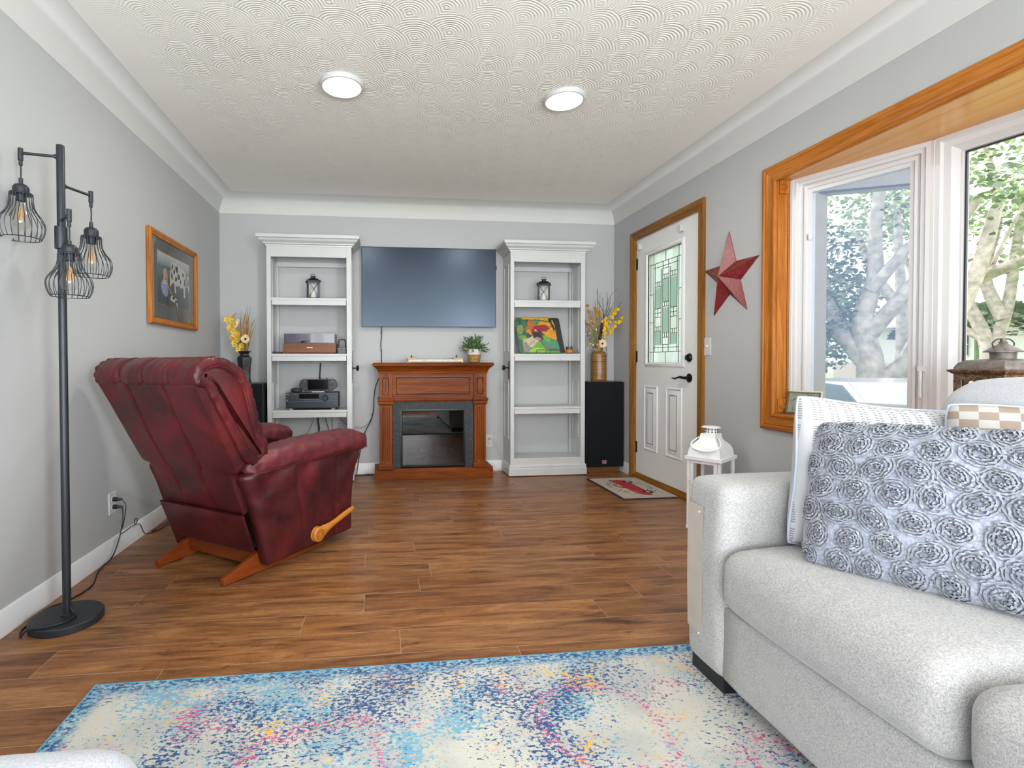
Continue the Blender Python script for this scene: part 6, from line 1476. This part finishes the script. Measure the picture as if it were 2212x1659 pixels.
cord('thin wire sagging under the record player shelf, above the console', [(-.66, 4.60, 1.05), (-.635, 4.60, 1.032), (-.61, 4.60, 1.05)], .0012, n=5)
cord('thin wire sagging under the record player shelf, nearest the black knob', [(-.46, 4.60, 1.05), (-.42, 4.60, 1.035), (-.37, 4.60, 1.05)], .0012, n=5)
cord('black cable bundle hanging below the stereo receiver', [(-.565, 4.64, .56), (-.567, 4.64, .50), (-.56, 4.64, .44), (-.565, 4.64, .36), (-.57, 4.64, .2)], .007, extra=[(-.567, 4.635, .49)])
cord('thin grey cable curving down from under the receiver shelf', [(-.60, 4.63, .56), (-.63, 4.63, .46), (-.69, 4.62, .36), (-.78, 4.60, .28)], .002)
cord('black cable hanging between the bundle and the bookcase side', [(-.51, 4.64, .56), (-.49, 4.64, .48), (-.47, 4.64, .40), (-.46, 4.64, .25)], .003)
cord('thin dark cable hanging straight below the receiver shelf', [(-.445, 4.64, .56), (-.442, 4.64, .47), (-.44, 4.64, .36)], .0018)
cord('thin dark cable running from the receiver shelf out through the bookcase side', [(-.38, 4.62, .56), (-.36, 4.61, .515), (-.325, 4.61, .48), (-.29, 4.60, .46)], .002)
outlet('white wall outlet half hidden behind the fireplace, with a white plug', (1.025, YB, .285), 'y')
cord('white cord from the outlet behind the fireplace to the floor by the bookcase', [(1.03, YB-.012, .315), (1.045, YB-.04, .31), (1.08, YB-.05, .25), (1.13, YB-.05, .17), (1.145, YB-.06, .08), (1.12, YB-.07, .02), (1.05, YB-.08, .005)], .003, plain('white_cord', '#b9b5a8', .5), plug=((1.027, YB-.008, .306), (1.035, YB-.035, .312)))
cord('thin black cord lying along the back baseboard between recliner and fireplace', [(-.235, 4.60, .004), (-.18, 4.58, .004), (-.12, 4.61, .004), (-.062, 4.60, .004)], .004)
cord('short black cord on the floor at the side of the fireplace plinth', [(1.008, 4.60, .02), (1.03, 4.58, .035), (1.035, 4.6, .015), (1.03, 4.63, .005)], .004)
# ---------------------------------------------------------------- outside
n = N('spring_grass'); n.set(n.ramp(n.noise(n.co(), 2, 5, .7), [(.35, '#7d8f58'), (.65, '#a7b37c')]), .9)
struct('trim_15', G().box(2.6, -30, -.62, 70, 70, -.55), n.m, label='lawn in front of the house, seen through the bow window')
st_ = build('street', G().box(14.0, -30, -.55, 20.0, 70, -.535), plain('asphalt', '#9b9a98', .9)); tag(st_, 'pale asphalt street beyond the lawn', 'street'); st_['kind'] = 'structure'; st_.name = 'trim_16'
BARK = plain('tree_bark', '#aaa397', .9, var=.35, nscale=6, bump=.5, bscale=14)
LF1 = plain('spring_leaves', '#93a574', .6, var=.4, nscale=3); LF2 = plain('dark_green_leaves', '#64785c', .6, var=.4, nscale=3)
for m_ in (LF1, LF2):
    pass
def tree(label, loc, limbs, crowns, seed, leafm, leafs=.16, name='tree'):
    t = thing(name, label, 'tree', loc, 0, 'trees outside the bow window'); g = G(); rnd = random.Random(seed)
    for P, r0, r1 in limbs:
        S_ = spline(P, 5); g.tube(S_, [lerp(r0, r1, (i/(len(S_)-1))**.8) for i in range(len(S_))], 9)
    build('trunk', g, BARK, t, smooth=70)
    g = G(); gt = G()
    for c, r, cnt in crowns:
        c = Vector(c)
        for i in range(cnt):
            d = Vector((rnd.gauss(0, 1), rnd.gauss(0, 1), rnd.gauss(0, 1))); d = d.normalized()*(rnd.random()**.45); p = c+Vector((d.x*r[0], d.y*r[1], d.z*r[2]))
            leaf(g, p, Vector((rnd.uniform(-1, 1), rnd.uniform(-1, 1), rnd.uniform(-1, .3))), Vector((rnd.uniform(-1, 1), rnd.uniform(-1, 1), 1)), leafs*rnd.uniform(.6, 1.2), leafs*.8)
    build('foliage', g, leafm, t); return t
# big forked tree seen through the casement
tree('broad forked tree on the lawn, seen through the insect screen', (11.3, 10.4, -.6),
     [([(0, 0, 0), (.05, 0, .8), (0, 0, 1.7), (-.1, .1, 2.6), (.1, 0, 3.6), (.0, -.1, 4.8), (.1, -.3, 7.5)], .38, .08), ([(0, 0, 1.5), (-.3, .4, 2.3), (-.45, .7, 3.2), (-.5, .9, 4.6)], .22, .10),
      ([(-.02, 0, 2.3), (.35, -.5, 3.2), (.6, -.95, 4.0), (.8, -1.5, 5.0)], .19, .08), ([(0, 0, 3.3), (.3, -.6, 4.2), (.6, -1.3, 5.0)], .16, .05), ([(.05, 0, 1.0), (.7, -.9, 2.2), (1.0, -1.3, 3.4), (1.2, -1.5, 4.8)], .22, .10),],
     [((-.6, 1.1, 3.6), (1.4, 1.2, 1.6), 2600), ((-.6, .9, 2.2), (1.1, .9, .9), 900), ((.6, -1.6, 5.2), (1.6, 1.6, 1.0), 400)], 1, LF2, .13)
tree('second leaning tree on the lawn behind the sash of the casement', (15.5, 13.2, -.6),
     [([(0, 0, 0), (.1, -.1, 1.5), (.1, -.4, 3.2), (.3, -.8, 5.5)], .42, .16), ([(.1, -.3, 2.6), (-.3, .6, 4.2), (-.4, 1.2, 5.8)], .2, .08)],
     [((0, 0, 6.2), (2.6, 2.2, 1.3), 900), ((-.8, 1.6, 3.4), (1.2, 1.4, 1.4), 1200)], 2, LF1, .16)
tree('pale three stemmed tree across the street, seen through the fixed pane', (20.2, 14.5, -.55),
     [([(0, 0, 0), (0, 0, 1.4), (-.05, .1, 2.4), (-.5, .5, 4.2), (-.7, 1.0, 7.0), (-.8, 1.2, 9.0)], .30, .09), ([(0, 0, 1.8), (.3, -.25, 3.4), (.35, -.5, 6.0), (.5, -.9, 9.0)], .20, .08), ([(.2, -.2, 3.0), (-.1, .1, 4.5), (.1, -.1, 6.5), (-.2, .1, 9)], .2, .08),
      ([(0, 0, 2.2), (-.7, 1.3, 3.6), (-.9, 2.0, 5.5), (-1.2, 2.8, 8)], .13, .06), ([(.3, -.4, 5), (.8, -1.6, 5.8), (1.2, -3.0, 6.6)], .12, .05)],
     [((-.6, 1.0, 7.5), (2.4, 3.0, 2.6), 1600), ((.6, -2.2, 6.0), (2.0, 2.4, 2.6), 1200), ((.2, -3.0, 3.6), (1.2, 1.8, 1.2), 400)], 3, LF1, .19)
tree('near tree whose long dark limb sweeps across the fixed pane', (14.0, 12.0, -.6),
     [([(0, 0, 0), (.1, 0, 1.4), (-.5, -1.0, 2.5), (-1.0, -2.2, 3.3), (-1.0, -3.2, 3.68), (-1.0, -4.6, 3.95)], .26, .08), ([(.05, 0, 1.3), (.1, .1, 3.0), (.0, .2, 6)], .2, .08), ([(-1, -2.6, 3.45), (-1, -2.9, 4.2), (-.9, -3.3, 5.2)], .05, .02)],
     [((-1, -2.8, 3.7), (.5, 1.6, .4), 160), ((0, .2, 6.0), (2.0, 1.6, 1.2), 400)], 4, LF1, .12)
bs_ = thing('shrub', 'rounded blue green shrubs in front of the far house', 'shrub', (23.5, 17.2, -.55)); g = G(); rnd = random.Random(6)
for i in range(1500):
    d = Vector((rnd.gauss(0, 1), rnd.gauss(0, 1), rnd.gauss(0, 1))).normalized(); p = Vector((d.x*1.2, d.y*3.2, 2.6+abs(d.z)*1.1)); leaf(g, p, d, Vector((0, 0, 1)), .25, .2)
g.tube([(0, 0, 0), (0, 0, 2.8)], .15, 8)
build('foliage', g, LF2, bs_)
# house across the street
hs = thing('house', 'long white ranch house with a brick base across the street', 'house', (27.0, 18.0, -.55)); o = (-27.0, -18.0, .55)
build('wall', G(o).box(27, 8, .95, 31, 27, 2.9), plain('white_siding', '#d6d6d2', .8), hs)
n = N('red_brick'); br = n.n('ShaderNodeTexBrick'); n.l(n.co(scale=(1, 1, 1), rot=(radians(90), 0, radians(90))), br.inputs[0]); br.inputs['Scale'].default_value = 5; br.inputs[1].default_value = (*lin('#9d5f50'), 1); br.inputs[2].default_value = (*lin('#8a4f42'), 1); br.inputs[3].default_value = (*lin('#b7aca2'), 1)
n.set(br.outputs[0], .85)
build('brick_base', G(o).box(26.9, 8, -.55, 30.9, 27, .98), n.m, hs)
build('roof', G(o).prism([(26.2, 2.85), (29, 4.3), (32, 2.85), (26.2, 2.78)], 'y', 7.5, 27.5), plain('roof_shingle', '#a9a59f', .9), hs)
for y in (20.2, 15.5):
    w = build('window', G(o).box(26.9, y, 1.35, 27.02, y+1.3, 2.35), plain('dark_window', '#5d6a78', .2), hs)
    build('window_trim', G(o).box(26.86, y-.05, 1.30, 26.92, y+1.35, 1.36).box(26.86, y-.05, 2.34, 26.92, y+1.35, 2.42).box(26.86, y-.05, 1.82, 26.92, y+1.35, 1.87), WHITE, w)
# parked car
cr2 = thing('car', 'silver car parked outside beyond the casement', 'car', (8.6, 7.9, -.6), radians(72))
body = [(-2.1, .28), (-2.1, .62), (-1.9, .78), (-1.35, .88), (-.75, 1.30), (.35, 1.34), (1.05, .92), (1.85, .80), (2.1, .62), (2.1, .28)]
g = G().prism(body, 'y', -.82, .82); build('body', g, plain('silver_paint', '#c3c8cc', .25, .6), cr2, bevel=.10, seg=4)
g = G().prism([(-1.25, .90), (-.72, 1.25), (.30, 1.28), (.92, .92)], 'y', -.835, .835); build('window', g, plain('car_glass', '#4b5a66', .1), cr2)
for x in (-1.3, 1.3):
    for y in (-.80, .80):
        w = build('wheel', G().lathe([(.0, -.1), (.30, -.1), (.33, -.06), (.33, .06), (.30, .1), (0, .1)], (x, y, .33), 24, 'y'), plain('tyre', '#26282b', .8), cr2, smooth=40)
        build('hubcap', G().lathe([(.0, -.115), (.19, -.112), (.2, -.1), (.2, .1), (.19, .112), (0, .115)], (x, y, .33), 20, 'y'), plain('hub', '#b9bcc0', .3, .7), w, smooth=40)
# porch post and beam outside the far end of the bow
po = thing('porch_post', 'beige porch post and roof beam just outside the casement', 'post', (3.03, 3.20, -.55))
BG = plain('beige_trim', '#968d7a', .7)
build('post', G().box(-.05, -.05, 0, .05, .05, 2.75), BG, po, bevel=.004)
g = G(); g.box(0, -.05, 0, .76, .05, .17); g.xf(Matrix.Translation((0, 0, 2.75)) @ Matrix.Rotation(atan2(-.41, .91), 4, 'Z')); build('beam', g, plain('white_beam', '#8d887f', .7), po)
g = G(); g.box(0, -.052, 0, .76, -.045, .014); g.xf(Matrix.Translation((0, 0, 2.745)) @ Matrix.Rotation(atan2(-.41, .91), 4, 'Z')); build('drip_edge', g, BLKPL, po)
